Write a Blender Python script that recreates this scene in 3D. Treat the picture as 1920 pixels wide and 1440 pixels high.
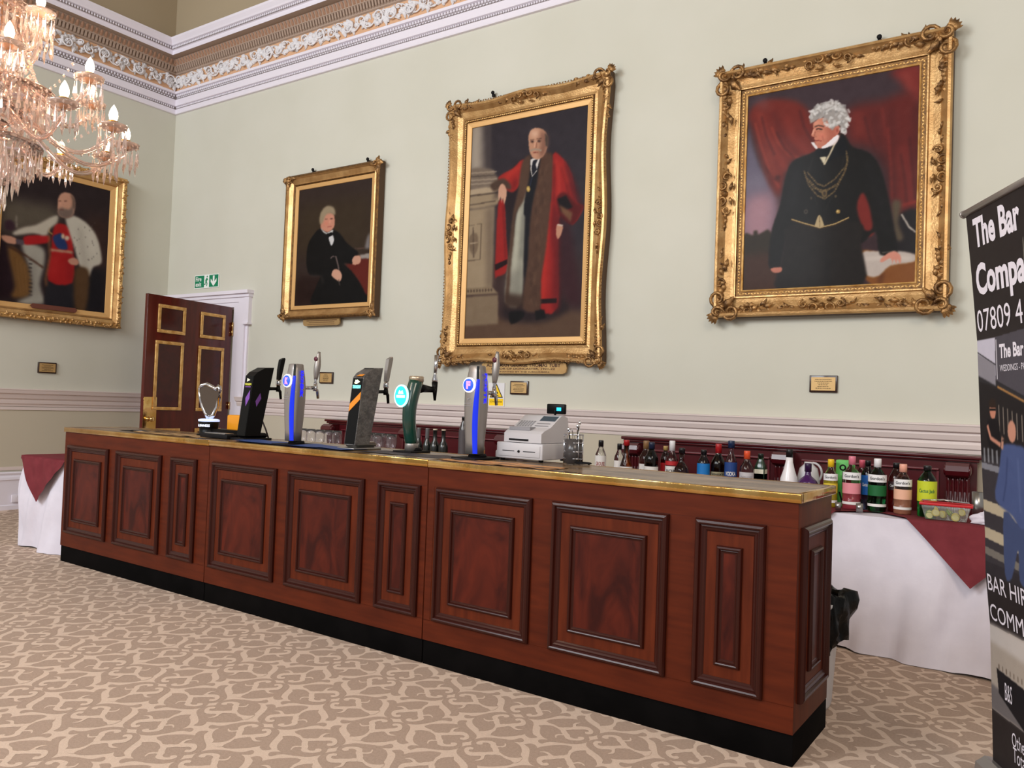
import bpy, bmesh, math, random
import numpy as np
from mathutils import Vector, Matrix
from mathutils.geometry import tessellate_polygon
from math import sin, cos, pi, radians
for o in list(bpy.data.objects): bpy.data.objects.remove(o)
SC = bpy.context.scene
COL = SC.collection
rnd = random.Random(7)

# ------------------------------------------------------------------ camera, world, lights, exposure
cam = bpy.data.cameras.new('camera'); camo = bpy.data.objects.new('camera', cam); COL.objects.link(camo)
yaw, pitch, roll, FPX = -0.5907, 0.0266, 0.0367, 1504.5
fwd = Vector((sin(yaw)*cos(pitch), cos(yaw)*cos(pitch), sin(pitch)))
rgt = fwd.cross(Vector((0, 0, 1))).normalized(); upv = rgt.cross(fwd)
r2 = cos(roll)*rgt + sin(roll)*upv; u2 = -sin(roll)*rgt + cos(roll)*upv
m = Matrix((r2, u2, -fwd)).transposed().to_4x4(); m.translation = (10.063, -6.4525, 1.43)
camo.matrix_world = m
cam.sensor_width = 36; cam.lens = FPX/1920*36; cam.clip_start = .05; cam.clip_end = 100
SC.camera = camo
SC.view_settings.view_transform = 'Standard'; SC.view_settings.look = 'None'
SC.view_settings.gamma = 1; SC.view_settings.use_curve_mapping = False
SC.view_settings.exposure = 0.08
W = bpy.data.worlds.new('room_light'); SC.world = W; W.use_nodes = True
bg = W.node_tree.nodes['Background']; bg.inputs[0].default_value = (1.0, .95, .9, 1); bg.inputs[1].default_value = .40

def area(name, loc, target, size, sizey, power, color):
    l = bpy.data.lights.new(name, 'AREA'); l.shape = 'RECTANGLE'; l.size = size; l.size_y = sizey
    l.energy = power; l.color = color
    o = bpy.data.objects.new(name, l); COL.objects.link(o); o.location = loc
    o.rotation_euler = (Vector(target)-Vector(loc)).to_track_quat('-Z', 'Y').to_euler()
    return o
area('window_daylight', (3.8, -10.8, 5.7), (5.2, 0, 2.6), 4.5, 3.2, 640, (.90, .95, 1.0))
area('far_window_daylight', (9.5, -11.5, 5.2), (7.5, 0, 3.2), 4.0, 3.0, 230, (.93, .97, 1.0))
area('floor_fill_glow', (11.5, -5.5, 4.6), (8, -3.5, 0), 1.8, 1.8, 90, (1.0, .84, .68))  # warm fill light added to brighten the near carpet, no fitting behind it

# ------------------------------------------------------------------ helpers
def lin(c):
    return tuple(((v/255)/12.92 if v/255 <= .04045 else ((v/255+.055)/1.055)**2.4) for v in c)
def mat(name, c, rough=.6, metal=0, spec=.5, emit=None, estr=0, trans=0, ior=1.45, alpha=1, coat=0):
    m = bpy.data.materials.new(name); m.use_nodes = True
    b = m.node_tree.nodes['Principled BSDF']
    b.inputs['Base Color'].default_value = (*lin(c), 1); b.inputs['Roughness'].default_value = rough
    b.inputs['Metallic'].default_value = metal; b.inputs['Specular IOR Level'].default_value = spec
    b.inputs['Transmission Weight'].default_value = trans; b.inputs['IOR'].default_value = ior
    b.inputs['Alpha'].default_value = alpha; b.inputs['Coat Weight'].default_value = coat
    b.inputs['Coat Roughness'].default_value = .12
    if emit: b.inputs['Emission Color'].default_value = (*lin(emit), 1); b.inputs['Emission Strength'].default_value = estr
    return m
def noisy(m, c2, scale=(1, 1, 1), nscale=5, lo=.35, hi=.65, detail=4, bump=0, bscale=None, dist=0.0, distort=0.0):
    nt = m.node_tree; b = nt.nodes['Principled BSDF']
    tc = nt.nodes.new('ShaderNodeTexCoord'); mp = nt.nodes.new('ShaderNodeMapping'); mp.inputs['Scale'].default_value = scale
    n = nt.nodes.new('ShaderNodeTexNoise'); n.inputs['Scale'].default_value = nscale; n.inputs['Detail'].default_value = detail
    n.inputs['Distortion'].default_value = distort
    r = nt.nodes.new('ShaderNodeValToRGB'); r.color_ramp.elements[0].position = lo; r.color_ramp.elements[1].position = hi
    r.color_ramp.elements[0].color = b.inputs['Base Color'].default_value; r.color_ramp.elements[1].color = (*lin(c2), 1)
    nt.links.new(tc.outputs['Object'], mp.inputs[0]); nt.links.new(mp.outputs[0], n.inputs['Vector'])
    nt.links.new(n.outputs[0], r.inputs[0]); nt.links.new(r.outputs[0], b.inputs['Base Color'])
    if bump:
        n2 = nt.nodes.new('ShaderNodeTexNoise'); n2.inputs['Scale'].default_value = bscale or nscale; n2.inputs['Detail'].default_value = 5
        nt.links.new(mp.outputs[0], n2.inputs['Vector'])
        bp = nt.nodes.new('ShaderNodeBump'); bp.inputs['Strength'].default_value = bump; bp.inputs['Distance'].default_value = .01
        nt.links.new(n2.outputs[0], bp.inputs['Height']); nt.links.new(bp.outputs[0], b.inputs['Normal'])
    return m

class MB:
    def __init__(s): s.v = []; s.f = []; s.m = []; s.sm = []
    def add(s, vs, fs, mi=0, smooth=False):
        o = len(s.v); s.v += [tuple(v) for v in vs]
        for f in fs: s.f.append([o+i for i in f]); s.m.append(mi); s.sm.append(smooth)
    def box(s, a, b, mi=0):
        x0, y0, z0 = a; x1, y1, z1 = b
        vs = [(x0,y0,z0),(x1,y0,z0),(x1,y1,z0),(x0,y1,z0),(x0,y0,z1),(x1,y0,z1),(x1,y1,z1),(x0,y1,z1)]
        s.add(vs, [(0,3,2,1),(4,5,6,7),(0,1,5,4),(1,2,6,5),(2,3,7,6),(3,0,4,7)], mi)
    def bbox(s, a, b, r=.005, mi=0, seg=2):
        bm = bmesh.new(); bmesh.ops.create_cube(bm, size=1)
        for v in bm.verts:
            v.co = Vector([(a[i]+b[i])/2 + v.co[i]*(b[i]-a[i]) for i in range(3)])
        bmesh.ops.bevel(bm, geom=bm.edges[:], offset=r, segments=seg, affect='EDGES', profile=.5)
        s.bm(bm, mi, True)
    def bm(s, bm, mi=0, smooth=False, M=None):
        bm.verts.index_update()
        s.add([(M @ v.co if M else v.co) for v in bm.verts], [[v.index for v in f.verts] for f in bm.faces], mi, smooth); bm.free()
    def lathe(s, prof, c=(0, 0, 0), n=20, mi=0, smooth=True, axis=None, cap=True, sq=0):
        """prof: list of (r, z) along local z; axis: Matrix 3x3 for orientation; sq: squareness 0..1"""
        vs = []; fs = []
        for r, z in prof:
            for k in range(n):
                a = 2*pi*k/n; q = 1
                if sq: q = 1/(abs(cos(a))**8+abs(sin(a))**8)**.125; q = 1+(q-1)*sq
                p = Vector((r*q*cos(a), r*q*sin(a), z))
                if axis is not None: p = axis @ p
                vs.append((p[0]+c[0], p[1]+c[1], p[2]+c[2]))
        for i in range(len(prof)-1):
            for k in range(n):
                a = i*n+k; b = i*n+(k+1) % n; fs.append((a, b, b+n, a+n))
        if cap:
            if prof[0][0] > 1e-6: fs.append(tuple(range(n-1, -1, -1)))
            if prof[-1][0] > 1e-6: fs.append(tuple((len(prof)-1)*n+k for k in range(n)))
        s.add(vs, fs, mi, smooth)
    def tube(s, pts, rad, n=8, mi=0, cap=True, smooth=True, flat=1.0, up=None):
        pts = [Vector(p) for p in pts]; N = len(pts)
        if not hasattr(rad, '__len__'): rad = [rad]*N
        vs = []; prev = None
        for i, p in enumerate(pts):
            t = (pts[min(i+1, N-1)]-pts[max(i-1, 0)])
            if t.length < 1e-9: t = Vector((0, 0, 1))
            t.normalize()
            if up is not None: a = Vector(up)
            elif prev is None: a = Vector((0, 0, 1)) if abs(t.z) < .9 else Vector((1, 0, 0))
            else: a = prev
            e1 = (a - t*a.dot(t))
            if e1.length < 1e-6: e1 = t.orthogonal()
            e1.normalize(); e2 = t.cross(e1); prev = e1
            for k in range(n):
                an = 2*pi*k/n; vs.append(p + e1*cos(an)*rad[i]*flat + e2*sin(an)*rad[i])
        fs = [(i*n+k, i*n+(k+1) % n, (i+1)*n+(k+1) % n, (i+1)*n+k) for i in range(N-1) for k in range(n)]
        if cap: fs.append(tuple(range(n-1, -1, -1))); fs.append(tuple((N-1)*n+k for k in range(n)))
        s.add(vs, fs, mi, smooth)
    def prism(s, poly, fn, d0, d1, mi=0, smooth=False, cap0=True):
        """poly (a,b) list; fn(a,b,d)->point"""
        n = len(poly); vs = [fn(a, b, d0) for a, b in poly]+[fn(a, b, d1) for a, b in poly]
        fs = [(i, (i+1) % n, n+(i+1) % n, n+i) for i in range(n)]
        s.add(vs, fs, mi, smooth)
        tris = tessellate_polygon([[Vector((a, b, 0)) for a, b in poly]])
        s.add(vs[n:], [tuple(t) for t in tris], mi)
        if cap0: s.add(vs[:n], [tuple(reversed(t)) for t in tris], mi)
    def grid(s, fn, nu, nv, mi=0, smooth=True):
        vs = [fn(i/nu, j/nv) for j in range(nv+1) for i in range(nu+1)]
        fs = [(j*(nu+1)+i, j*(nu+1)+i+1, (j+1)*(nu+1)+i+1, (j+1)*(nu+1)+i) for j in range(nv) for i in range(nu)]
        s.add(vs, fs, mi, smooth)
    def sweep(s, path_fns, mi=0, smooth=False, mis=None):
        """path_fns: list of rows (each a list of points of same length)"""
        n = len(path_fns[0]); vs = [p for row in path_fns for p in row]
        for i in range(len(path_fns)-1):
            pass
        o = len(s.v); s.v += [tuple(v) for v in vs]
        for i in range(len(path_fns)-1):
            for j in range(n-1):
                s.f.append([o+i*n+j, o+i*n+j+1, o+(i+1)*n+j+1, o+(i+1)*n+j]); s.m.append(mis[i] if mis else mi); s.sm.append(smooth)
    def build(s, name, mats, parent=None, fix=True):
        me = bpy.data.meshes.new(name)
        me.from_pydata([tuple(v) for v in s.v], [], s.f)
        if not isinstance(mats, (list, tuple)): mats = [mats]
        for m_ in mats: me.materials.append(m_)
        me.polygons.foreach_set('material_index', s.m); me.polygons.foreach_set('use_smooth', s.sm)
        if fix:
            bm = bmesh.new(); bm.from_mesh(me); bmesh.ops.recalc_face_normals(bm, faces=bm.faces); bm.to_mesh(me); bm.free()
        me.update()
        o = bpy.data.objects.new(name, me); COL.objects.link(o)
        if parent is not None: o.parent = parent
        return o
def tag(o, label, cat, group=None):
    o['label'] = label; o['category'] = cat
    if group: o['group'] = group
    return o
def thing(name, label, cat, loc=(0, 0, 0), rz=0, group=None):
    o = bpy.data.objects.new(name, None); COL.objects.link(o); o.location = loc; o.rotation_euler = (0, 0, rz)
    o.empty_display_size = .1
    return tag(o, label, cat, group)
def struct(o): o['kind'] = 'structure'; return o
def copy_tree(src, loc, rz=None, label=None):
    r = src.copy(); COL.objects.link(r); r.location = loc
    if rz is not None: r.rotation_euler = (0, 0, rz)
    if label: r['label'] = label
    for ch in list(src.children):
        c = ch.copy(); COL.objects.link(c); c.parent = r
        for g in list(ch.children):
            d = g.copy(); COL.objects.link(d); d.parent = c
    return r
def smoothpoly(p, n=3):
    out = []; N = len(p)
    for i in range(N):
        a, b, c, d = [np.array(p[(i+k) % N], float) for k in (-1, 0, 1, 2)]
        for k in range(n):
            t = k/n
            out.append(tuple(.5*((2*b)+(c-a)*t+(2*a-5*b+4*c-d)*t*t+(3*b-a-3*c+d)*t**3)))
    return out

# text shapes, made once while the scene is still empty
def _text(s, bold):
    cu = bpy.data.curves.new('t', 'FONT'); cu.body = s; cu.size = 1; cu.resolution_u = 3; cu.offset = bold
    cu.align_x = 'LEFT'
    o = bpy.data.objects.new('t', cu); COL.objects.link(o); bpy.context.view_layer.update()
    me = o.evaluated_get(bpy.context.evaluated_depsgraph_get()).to_mesh()
    vs = np.array([v.co[:2] for v in me.vertices]) if len(me.vertices) else np.zeros((1, 2))
    fs = [tuple(p.vertices) for p in me.polygons]
    o.evaluated_get(bpy.context.evaluated_depsgraph_get()).to_mesh_clear()
    bpy.data.objects.remove(o); bpy.data.curves.remove(cu)
    lo = vs.min(0); hi = vs.max(0)
    return (vs-lo), fs, hi-lo
TX = {}
def text(mb, s, fn, w, h, mi=0, bold=.0):
    """writes s into w x h box centred at 0,0 of the (a,b) plane mapped by fn"""
    k = (s, bold)
    if k not in TX: TX[k] = _text(s, bold)
    vs, fs, sz = TX[k]
    mb.add([fn((v[0]/sz[0]-.5)*w, (v[1]/sz[1]-.5)*h) for v in vs], fs, mi)
for s_, b_ in [("The Bar", .035), ("Company", .035), ("07809 4", 0), ("BAR HIRE", 0), ("COMM", 0), ("Other", 0), ("Total", 0), ("WEDDINGS - PARTIES - EVENTS", 0), ("B&S", 0),
               ("Fire", .02), ("exit", .02), ("Gordon's", .02), ("MALIBU", .02), ("BACARDI", .02), ("Cactus Jack", .02), ("SMIRNOFF", .02), ("COMFORT", .02), ("LAMB'S", .02), ("GROUSE", .02), ("VODKA", .02),
               ("GUINNESS", .03), ("STRONGBOW", .03), ("FOSTER'S", .04), ("KRONENBOURG", .04), ("F", .06), ("K", .06), ("ALDERMAN GEORGE THOMAS TUBY", .02), ("MAYOR OF DONCASTER, 1921-22", .02),
               ("PRESENTED BY THE SUBSCRIBERS", .01), ("V", .03), ("CCTV IN OPERATION", .02), ("BELLS", .02), ("WHISKY", .02), ("RUM", .02)]:
    TX[(s_, b_)] = _text(s_, b_)

# ------------------------------------------------------------------ materials
M = {}
M['wall'] = noisy(mat('wall_paint', (206, 204, 191), .75), (202, 200, 186), nscale=1.2)
M['dado_paint'] = mat('dado_wall_paint', (196, 186, 166), .7)
M['attic'] = mat('attic_paint', (166, 150, 124), .8)
M['white'] = mat('white_gloss_paint', (232, 226, 236), .45)
M['rail'] = mat('dado_rail_paint', (222, 207, 202), .45)
M['cornice_tan'] = mat('cornice_tan_ground', (210, 166, 130), .8)
M['taupe_shaded'] = mat('cornice_taupe_shaded', (168, 146, 130), .8)  # taupe band, with the soffit shade under the corona put into its colour
M['leafbrown'] = mat('cornice_brown_leaf', (160, 122, 98), .8)
M['plaster'] = mat('white_plaster', (228, 224, 226), .6)
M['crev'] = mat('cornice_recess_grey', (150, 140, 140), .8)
M['carpet_dark'] = noisy(mat('carpet_taupe_pile', (178, 155, 139), .95, spec=.1), (169, 147, 131), nscale=90, bump=.35, bscale=400)
M['carpet_light'] = noisy(mat('carpet_cream_pile', (215, 192, 174), .95, spec=.1), (208, 185, 167), nscale=90, bump=.35, bscale=400)
M['gold'] = noisy(mat('gilt_frame', (210, 170, 116), .36, metal=.62), (172, 130, 80), nscale=9, lo=.3, hi=.7, bump=.25, bscale=60)
M['gold_orn'] = noisy(mat('gilt_ornament_aged', (176, 134, 84), .38, metal=.65), (98, 70, 44), nscale=16, lo=.35, hi=.65, bump=.4, bscale=90)
M['gold_pale'] = noisy(mat('gilt_pale', (230, 188, 122), .42, metal=.55), (196, 146, 78), nscale=14, bump=.2, bscale=70)
M['gold_slip'] = mat('gilt_slip', (214, 168, 108), .45, metal=.3)
M['gold_dark'] = noisy(mat('gilt_dark', (128, 92, 48), .45, metal=.6), (90, 62, 34), nscale=30, bump=.3, bscale=80)
M['brown_edge'] = mat('frame_side_brown', (84, 60, 38), .6)
M['wood'] = noisy(mat('mahogany_veneer', (97, 39, 17), .45, spec=.16, coat=.04), (74, 27, 12), scale=(1, 1, .12), nscale=28, lo=.3, hi=.7, detail=6)
M['wood_r'] = noisy(mat('mahogany_rail', (92, 36, 16), .45, spec=.16, coat=.04), (72, 26, 12), scale=(.12, 1, 1), nscale=28, lo=.3, hi=.7, detail=6)
M['burl'] = noisy(mat('mahogany_flame_veneer', (88, 30, 17), .42, spec=.2, coat=.06), (50, 14, 10), scale=(1, 1, .45), nscale=7, lo=.3, hi=.68, detail=8, distort=1.6)
M['mould'] = mat('dark_mahogany_moulding', (52, 18, 12), .28, spec=.25, coat=.12)
M['plinth'] = noisy(mat('black_kickboard', (7, 6, 6), .8, spec=.05), (12, 10, 10), nscale=6)
M['brass'] = noisy(mat('polished_brass', (232, 198, 134), .14, metal=1), (196, 152, 84), nscale=5, bump=.25, bscale=14)
M['bartop'] = noisy(mat('bar_top_streaked', (140, 116, 88), .22, spec=.22), (74, 54, 36), scale=(.5, 3, 1), nscale=5, lo=.42, hi=.60, detail=8, distort=.6)
M['doorwood'] = noisy(mat('door_mahogany', (92, 30, 22), .2, spec=.3, coat=.25), (70, 24, 17), scale=(1, 1, .15), nscale=14, lo=.3, hi=.7)
M['doorpanel'] = noisy(mat('door_panel_veneer', (72, 22, 17), .2, spec=.3, coat=.25), (56, 18, 15), nscale=9, lo=.35, hi=.7, distort=1)
M['bench'] = mat('dark_red_settle_wood', (76, 16, 22), .28, coat=.4)
M['bench_hi'] = mat('red_settle_moulding_highlight', (104, 40, 46), .3, coat=.4)  # settle red made lighter: the moulding's highlight is painted into the colour
M['cloth'] = noisy(mat('white_linen', (220, 214, 224), .85, spec=.15), (214, 208, 218), nscale=8, bump=.6, bscale=5)
M['burg'] = noisy(mat('burgundy_linen', (118, 48, 54), .85, spec=.2), (108, 42, 48), nscale=12, bump=.15, bscale=25)
M['black'] = mat('black_plastic', (8, 8, 9), .38, spec=.18)
M['blackm'] = mat('black_matt', (18, 16, 18), .6, spec=.2)
M['chrome'] = mat('chrome', (210, 210, 215), .12, metal=1)
M['steel'] = mat('brushed_steel', (160, 158, 156), .3, metal=.9)
M['silver'] = mat('satin_silver', (152, 146, 142), .35, metal=.55)
M['bag'] = noisy(mat('bin_bag', (5, 5, 5), .28, spec=.22), (12, 12, 13), nscale=8, bump=1.0, bscale=16)
M['binw'] = mat('white_bin', (205, 205, 208), .35)
M['glass'] = mat('clear_glass', (250, 248, 250), .02, trans=.96, ior=1.45)
M['crystal'] = mat('crystal_glass', (255, 232, 222), .03, trans=.92, ior=1.52)
M['crystal2'] = mat('crystal_cut_facets', (255, 236, 226), .05, spec=.9, trans=.82, ior=1.52)
M['bulb'] = mat('lit_candle_bulb', (255, 240, 220), .3, emit=(255, 226, 190), estr=14)
M['collar'] = mat('gilt_candle_cup', (196, 140, 66), .3, metal=.8)
M['greyp'] = mat('till_grey_plastic', (196, 193, 196), .45)
M['greyd'] = mat('till_dark_grey', (140, 138, 142), .5)
M['screen'] = mat('lit_screen', (20, 24, 28), .2, emit=(40, 90, 110), estr=.25)

# ------------------------------------------------------------------ small painter: colours of flat pictures stored per mesh vertex
class Canvas:
    def __init__(s, W_, H_, quad, col):
        s.W, s.H = W_, H_; s.a = np.zeros((H_, W_, 3)); s.a[:] = col
        # homography quad (TL,TR,BR,BL) -> unit square
        A = []; B = []
        for (x, y), (u, v) in zip(quad, [(0, 0), (1, 0), (1, 1), (0, 1)]):
            A.append([x, y, 1, 0, 0, 0, -u*x, -u*y]); B.append(u)
            A.append([0, 0, 0, x, y, 1, -v*x, -v*y]); B.append(v)
        s.h = np.linalg.solve(np.array(A, float), np.array(B, float))
    def T(s, p):
        h = s.h; p = np.array(p, float); w = h[6]*p[..., 0]+h[7]*p[..., 1]+1
        return np.stack([(h[0]*p[..., 0]+h[1]*p[..., 1]+h[2])/w*s.W, (h[3]*p[..., 0]+h[4]*p[..., 1]+h[5])/w*s.H], -1)
    def _blend(s, mask, x0, y0, col, alpha):
        h_, w_ = mask.shape; X0 = max(0, x0); Y0 = max(0, y0); X1 = min(s.W, x0+w_); Y1 = min(s.H, y0+h_)
        if X1 <= X0 or Y1 <= Y0: return
        mk = mask[Y0-y0:Y1-y0, X0-x0:X1-x0, None]*alpha
        c = np.array(col, float)
        if c.ndim == 2:
            t = np.linspace(0, 1, h_)[Y0-y0:Y1-y0, None, None]; c = c[0]*(1-t)+c[1]*t
        s.a[Y0:Y1, X0:X1] = s.a[Y0:Y1, X0:X1]*(1-mk)+c*mk
    @staticmethod
    def _blur(a, k):
        if k <= 0: return a
        r = int(max(1, round(k*2))); x = np.arange(-r, r+1); g = np.exp(-x*x/(2*k*k)); g /= g.sum()
        a = np.apply_along_axis(lambda v: np.convolve(v, g, 'same'), 0, a)
        return np.apply_along_axis(lambda v: np.convolve(v, g, 'same'), 1, a)
    def poly(s, pts, col, blur=.8, alpha=1, sm=True):
        if sm and len(pts) > 4: pts = smoothpoly(pts, 3)
        P = s.T(pts); pad = int(blur*2+3)
        x0, y0 = np.floor(P.min(0)).astype(int)-pad; x1, y1 = np.ceil(P.max(0)).astype(int)+pad
        x0 = max(x0, -pad); y0 = max(y0, -pad); x1 = min(x1, s.W+pad); y1 = min(y1, s.H+pad)
        if x1 <= x0 or y1 <= y0: return
        ys = (np.arange(y0, y1)+.5)[:, None]; xs = (np.arange(x0, x1)+.5)[None, :]
        ins = np.zeros((y1-y0, x1-x0), bool); Q = np.roll(P, -1, 0)
        for (ax, ay), (bx, by) in zip(P, Q):
            if ay == by: continue
            c = ((ay > ys) != (by > ys)) & (xs < (bx-ax)*(ys-ay)/(by-ay)+ax)
            ins ^= c
        s._blend(s._blur(ins.astype(float), blur), x0, y0, col, alpha)
    def line(s, pts, w, col, blur=.6, alpha=1):
        P = [np.array(p, float) for p in pts]; L = []; R_ = []
        for i, p in enumerate(P):
            t = P[min(i+1, len(P)-1)]-P[max(i-1, 0)]; t = t/(np.linalg.norm(t)+1e-9); n = np.array([-t[1], t[0]])
            L.append(tuple(p+n*w/2)); R_.append(tuple(p-n*w/2))
        s.poly(L+R_[::-1], col, blur, alpha, sm=False)
    def ell(s, cx, cy, rx, ry, col, blur=.8, alpha=1, rot=0):
        s.poly([(cx+rx*cos(a)*cos(rot)-ry*sin(a)*sin(rot), cy+rx*cos(a)*sin(rot)+ry*sin(a)*cos(rot)) for a in np.linspace(0, 2*pi, 20, endpoint=False)], col, blur, alpha, sm=False)
    def grain(s, amp=4, seed=1):
        g = np.random.RandomState(seed); n = g.randn(s.H, s.W); n2 = s._blur(g.randn(s.H, s.W), 4)*6
        s.a += (n*amp*.5+n2*amp)[..., None]
    def mesh(s, name, fn, material, parent=None):
        """fn(u,v in 0..1, v down) -> arrays"""
        H_, W_ = s.H, s.W; uu, vv = np.meshgrid(np.linspace(0, 1, W_), np.linspace(0, 1, H_))
        co = fn(uu.ravel(), vv.ravel()).astype(np.float32)
        idx = np.arange(H_*W_).reshape(H_, W_)
        f = np.stack([idx[1:, :-1], idx[1:, 1:], idx[:-1, 1:], idx[:-1, :-1]], -1).reshape(-1, 4)
        me = bpy.data.meshes.new(name); me.vertices.add(len(co)); me.vertices.foreach_set('co', co.ravel())
        me.loops.add(f.size); me.loops.foreach_set('vertex_index', f.ravel().astype(np.int32))
        me.polygons.add(len(f)); me.polygons.foreach_set('loop_start', np.arange(0, f.size, 4, dtype=np.int32))
        me.polygons.foreach_set('loop_total', np.full(len(f), 4, dtype=np.int32))
        me.update(calc_edges=True); me.validate()
        c = np.clip(s.a, 0, 255).reshape(-1, 3)/255; c = np.where(c <= .04045, c/12.92, ((c+.055)/1.055)**2.4)**1.06*.92
        at = me.color_attributes.new('paint', 'FLOAT_COLOR', 'POINT')
        at.data.foreach_set('color', np.concatenate([c, np.ones((len(c), 1))], 1).astype(np.float32).ravel())
        me.materials.append(material); me.polygons.foreach_set('use_smooth', [True]*len(f))
        o = bpy.data.objects.new(name, me); COL.objects.link(o)
        if parent is not None: o.parent = parent
        return o
def paintmat(name, rough, coat=0):
    m = mat(name, (128, 128, 128), rough, coat=coat); nt = m.node_tree
    a = nt.nodes.new('ShaderNodeAttribute'); a.attribute_name = 'paint'
    nt.links.new(a.outputs['Color'], nt.nodes['Principled BSDF'].inputs['Base Color']); nt.nodes['Principled BSDF'].inputs['Specular IOR Level'].default_value = .12; return m
M['oil'] = paintmat('varnished_oil_paint', .5, .04)
M['print'] = paintmat('printed_vinyl', .5)

# ------------------------------------------------------------------ the room
RX = 11.2; RY = -8.2; HT = 7.4
# carpet: one floor mesh, the scroll pattern woven in as faces of a second pile
KO = [(0.347,0.074),(0.365,0.151),(0.418,0.219),(0.492,0.288),(0.566,0.334),(0.61,0.349),(0.577,0.383),(0.556,0.444),(0.584,0.485),(0.63,0.503),(0.656,0.434),(0.719,0.378),(0.819,0.321),(0.906,0.276),(0.962,0.23),(0.992,0.171),(1.0,0.107),(0.977,0.041),(0.944,-0.005),(0.982,-0.054),(1.0,-0.115),(0.987,-0.181),(0.941,-0.253),(0.878,-0.296),(0.791,-0.339),(0.702,-0.37),(0.653,-0.418),(0.633,-0.487),(0.589,-0.482),(0.556,-0.441),(0.569,-0.398),(0.63,-0.355),(0.564,-0.342),(0.485,-0.283),(0.429,-0.202),(0.393,-0.128),(0.342,-0.089),(0.37,-0.041)]
KL1 = [(0.316,0.023),(0.349,0.069),(0.395,0.046),(0.477,0.041),(0.551,0.013),(0.615,0.041),(0.661,-0.015),(0.717,-0.071),(0.758,-0.099),(0.791,-0.145),(0.844,-0.153),(0.878,-0.12),(0.855,-0.097),(0.875,-0.064),(0.913,-0.061),(0.939,-0.094),(0.929,-0.145),(0.89,-0.186),(0.824,-0.217),(0.763,-0.207),(0.714,-0.153),(0.673,-0.179),(0.658,-0.217),(0.681,-0.258),(0.663,-0.258),(0.63,-0.202),(0.643,-0.161),(0.684,-0.13),(0.635,-0.087),(0.612,-0.054),(0.533,-0.015),(0.452,-0.008),(0.38,-0.051),(0.342,-0.089)]
KL2 = [(0.602,0.043),(0.658,0.082),(0.673,0.12),(0.643,0.179),(0.64,0.237),(0.689,0.283),(0.671,0.217),(0.696,0.158),(0.742,0.186),(0.793,0.217),(0.855,0.207),(0.918,0.156),(0.944,0.092),(0.918,0.046),(0.88,0.041),(0.855,0.079),(0.885,0.102),(0.865,0.138),(0.816,0.133),(0.776,0.092),(0.714,0.048),(0.658,-0.013)]
def carpet():
    mb = MB(); mb.add([(-1.4, RY, 0), (RX, RY, 0), (RX, 1.6, 0), (-1.4, 1.6, 0)], [(0, 1, 2, 3)], 0)
    g = .392; proto = []
    for P, z, mi in ((KO, .0006, 1), (KL1, .0011, 0), (KL2, .0015, 0)):
        P = smoothpoly(P, 2); tr = tessellate_polygon([[Vector((a, b, 0)) for a, b in P]])
        fs = []
        for t in tr:
            a, b, c = [P[k] for k in t]
            fs.append(tuple(t) if (b[0]-a[0])*(c[1]-a[1])-(b[1]-a[1])*(c[0]-a[0]) > 0 else tuple(reversed(t)))
        proto.append((P, z, mi, fs))
    for i in range(-20, 9):
        for j in range(-8, 10):
            for dx, dy in ((1, 0), (0, 1)):
                odd = (i+j) % 2 != 0
                if dx: tail, d = ((i+1, j), (-1, 0)) if odd else ((i, j), (1, 0))
                else: tail, d = ((i, j), (0, 1)) if odd else ((i, j+1), (0, -1))
                ox = 7.656+g*tail[0]; oy = -3.69+g*tail[1]
                if not (0 < ox < RX-.4 and RY+.4 < oy < -.05): continue
                sg = 1 if dx else -1   # mirrored on the lines running away from the wall
                for P, z, mi, fs in proto:
                    vs = [(ox+g*(u*d[0]-sg*v*d[1]), oy+g*(u*d[1]+sg*v*d[0]), z) for u, v in P]
                    if max(v[1] for v in vs) > -.02: continue
                    mb.add(vs, fs if dx else [tuple(reversed(q)) for q in fs], mi)
    return struct(mb.build('floor', [M['carpet_light'], M['carpet_dark']], fix=False))
carpet()

# back wall with the door opening (x .25..1.49, up to 2.53)
mb = MB()
mb.box((-.2, 0, 0), (.25, .2, HT)); mb.box((1.49, 0, 0), (RX, .2, HT)); mb.box((.25, 0, 2.56), (1.49, .2, HT))
struct(mb.build('wall_back', M['wall']))
mb = MB(); mb.box((-.2, RY, 0), (0, 0, HT)); struct(mb.build('wall_left', M['wall']))
mb = MB(); mb.box((-.2, .21, 0), (.0, 1.5, 3)); mb.box((2.2, .21, 0), (2.4, 1.5, 3)); mb.box((-.2, 1.5, 0), (2.4, 1.6, 3)); mb.box((-.2, .21, 3), (2.4, 1.6, 3.1))
struct(mb.build('wall_lobby', M['dado_paint']))
# attic band above the cornice, set forward, and a thin paint line in the corner
mb = MB(); mb.box((.17, -.17, 6.13), (RX, -.002, HT)); mb.box((.002, RY, 6.13), (.17, -.17, HT))
struct(mb.build('wall_attic', M['attic']))
mb = MB(); mb.box((-.2, RY, HT), (RX, .2, HT+.1)); struct(mb.build('ceiling', M['attic']))

def corner_run(mb, prof, mi=0, x1=RX, y1=RY, mis=None, smooth=False, x0=None):
    rows = []
    for d, z in prof:
        rows.append([(x1, -d, z), (d, -d, z), (d, y1, z)])
    mb.sweep(rows, mi, smooth, mis)
def back_run(mb, prof, x0, x1, mi=0):
    rows = [[(x1, -d, z), (x0, -d, z)] for d, z in prof]
    mb.sweep(rows, mi)
    mb.prism([(d, z) for d, z in prof]+[(0, prof[-1][1]), (0, prof[0][1])], lambda a, b, c: (c, -a, b), x0, x0+.002, mi)

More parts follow.
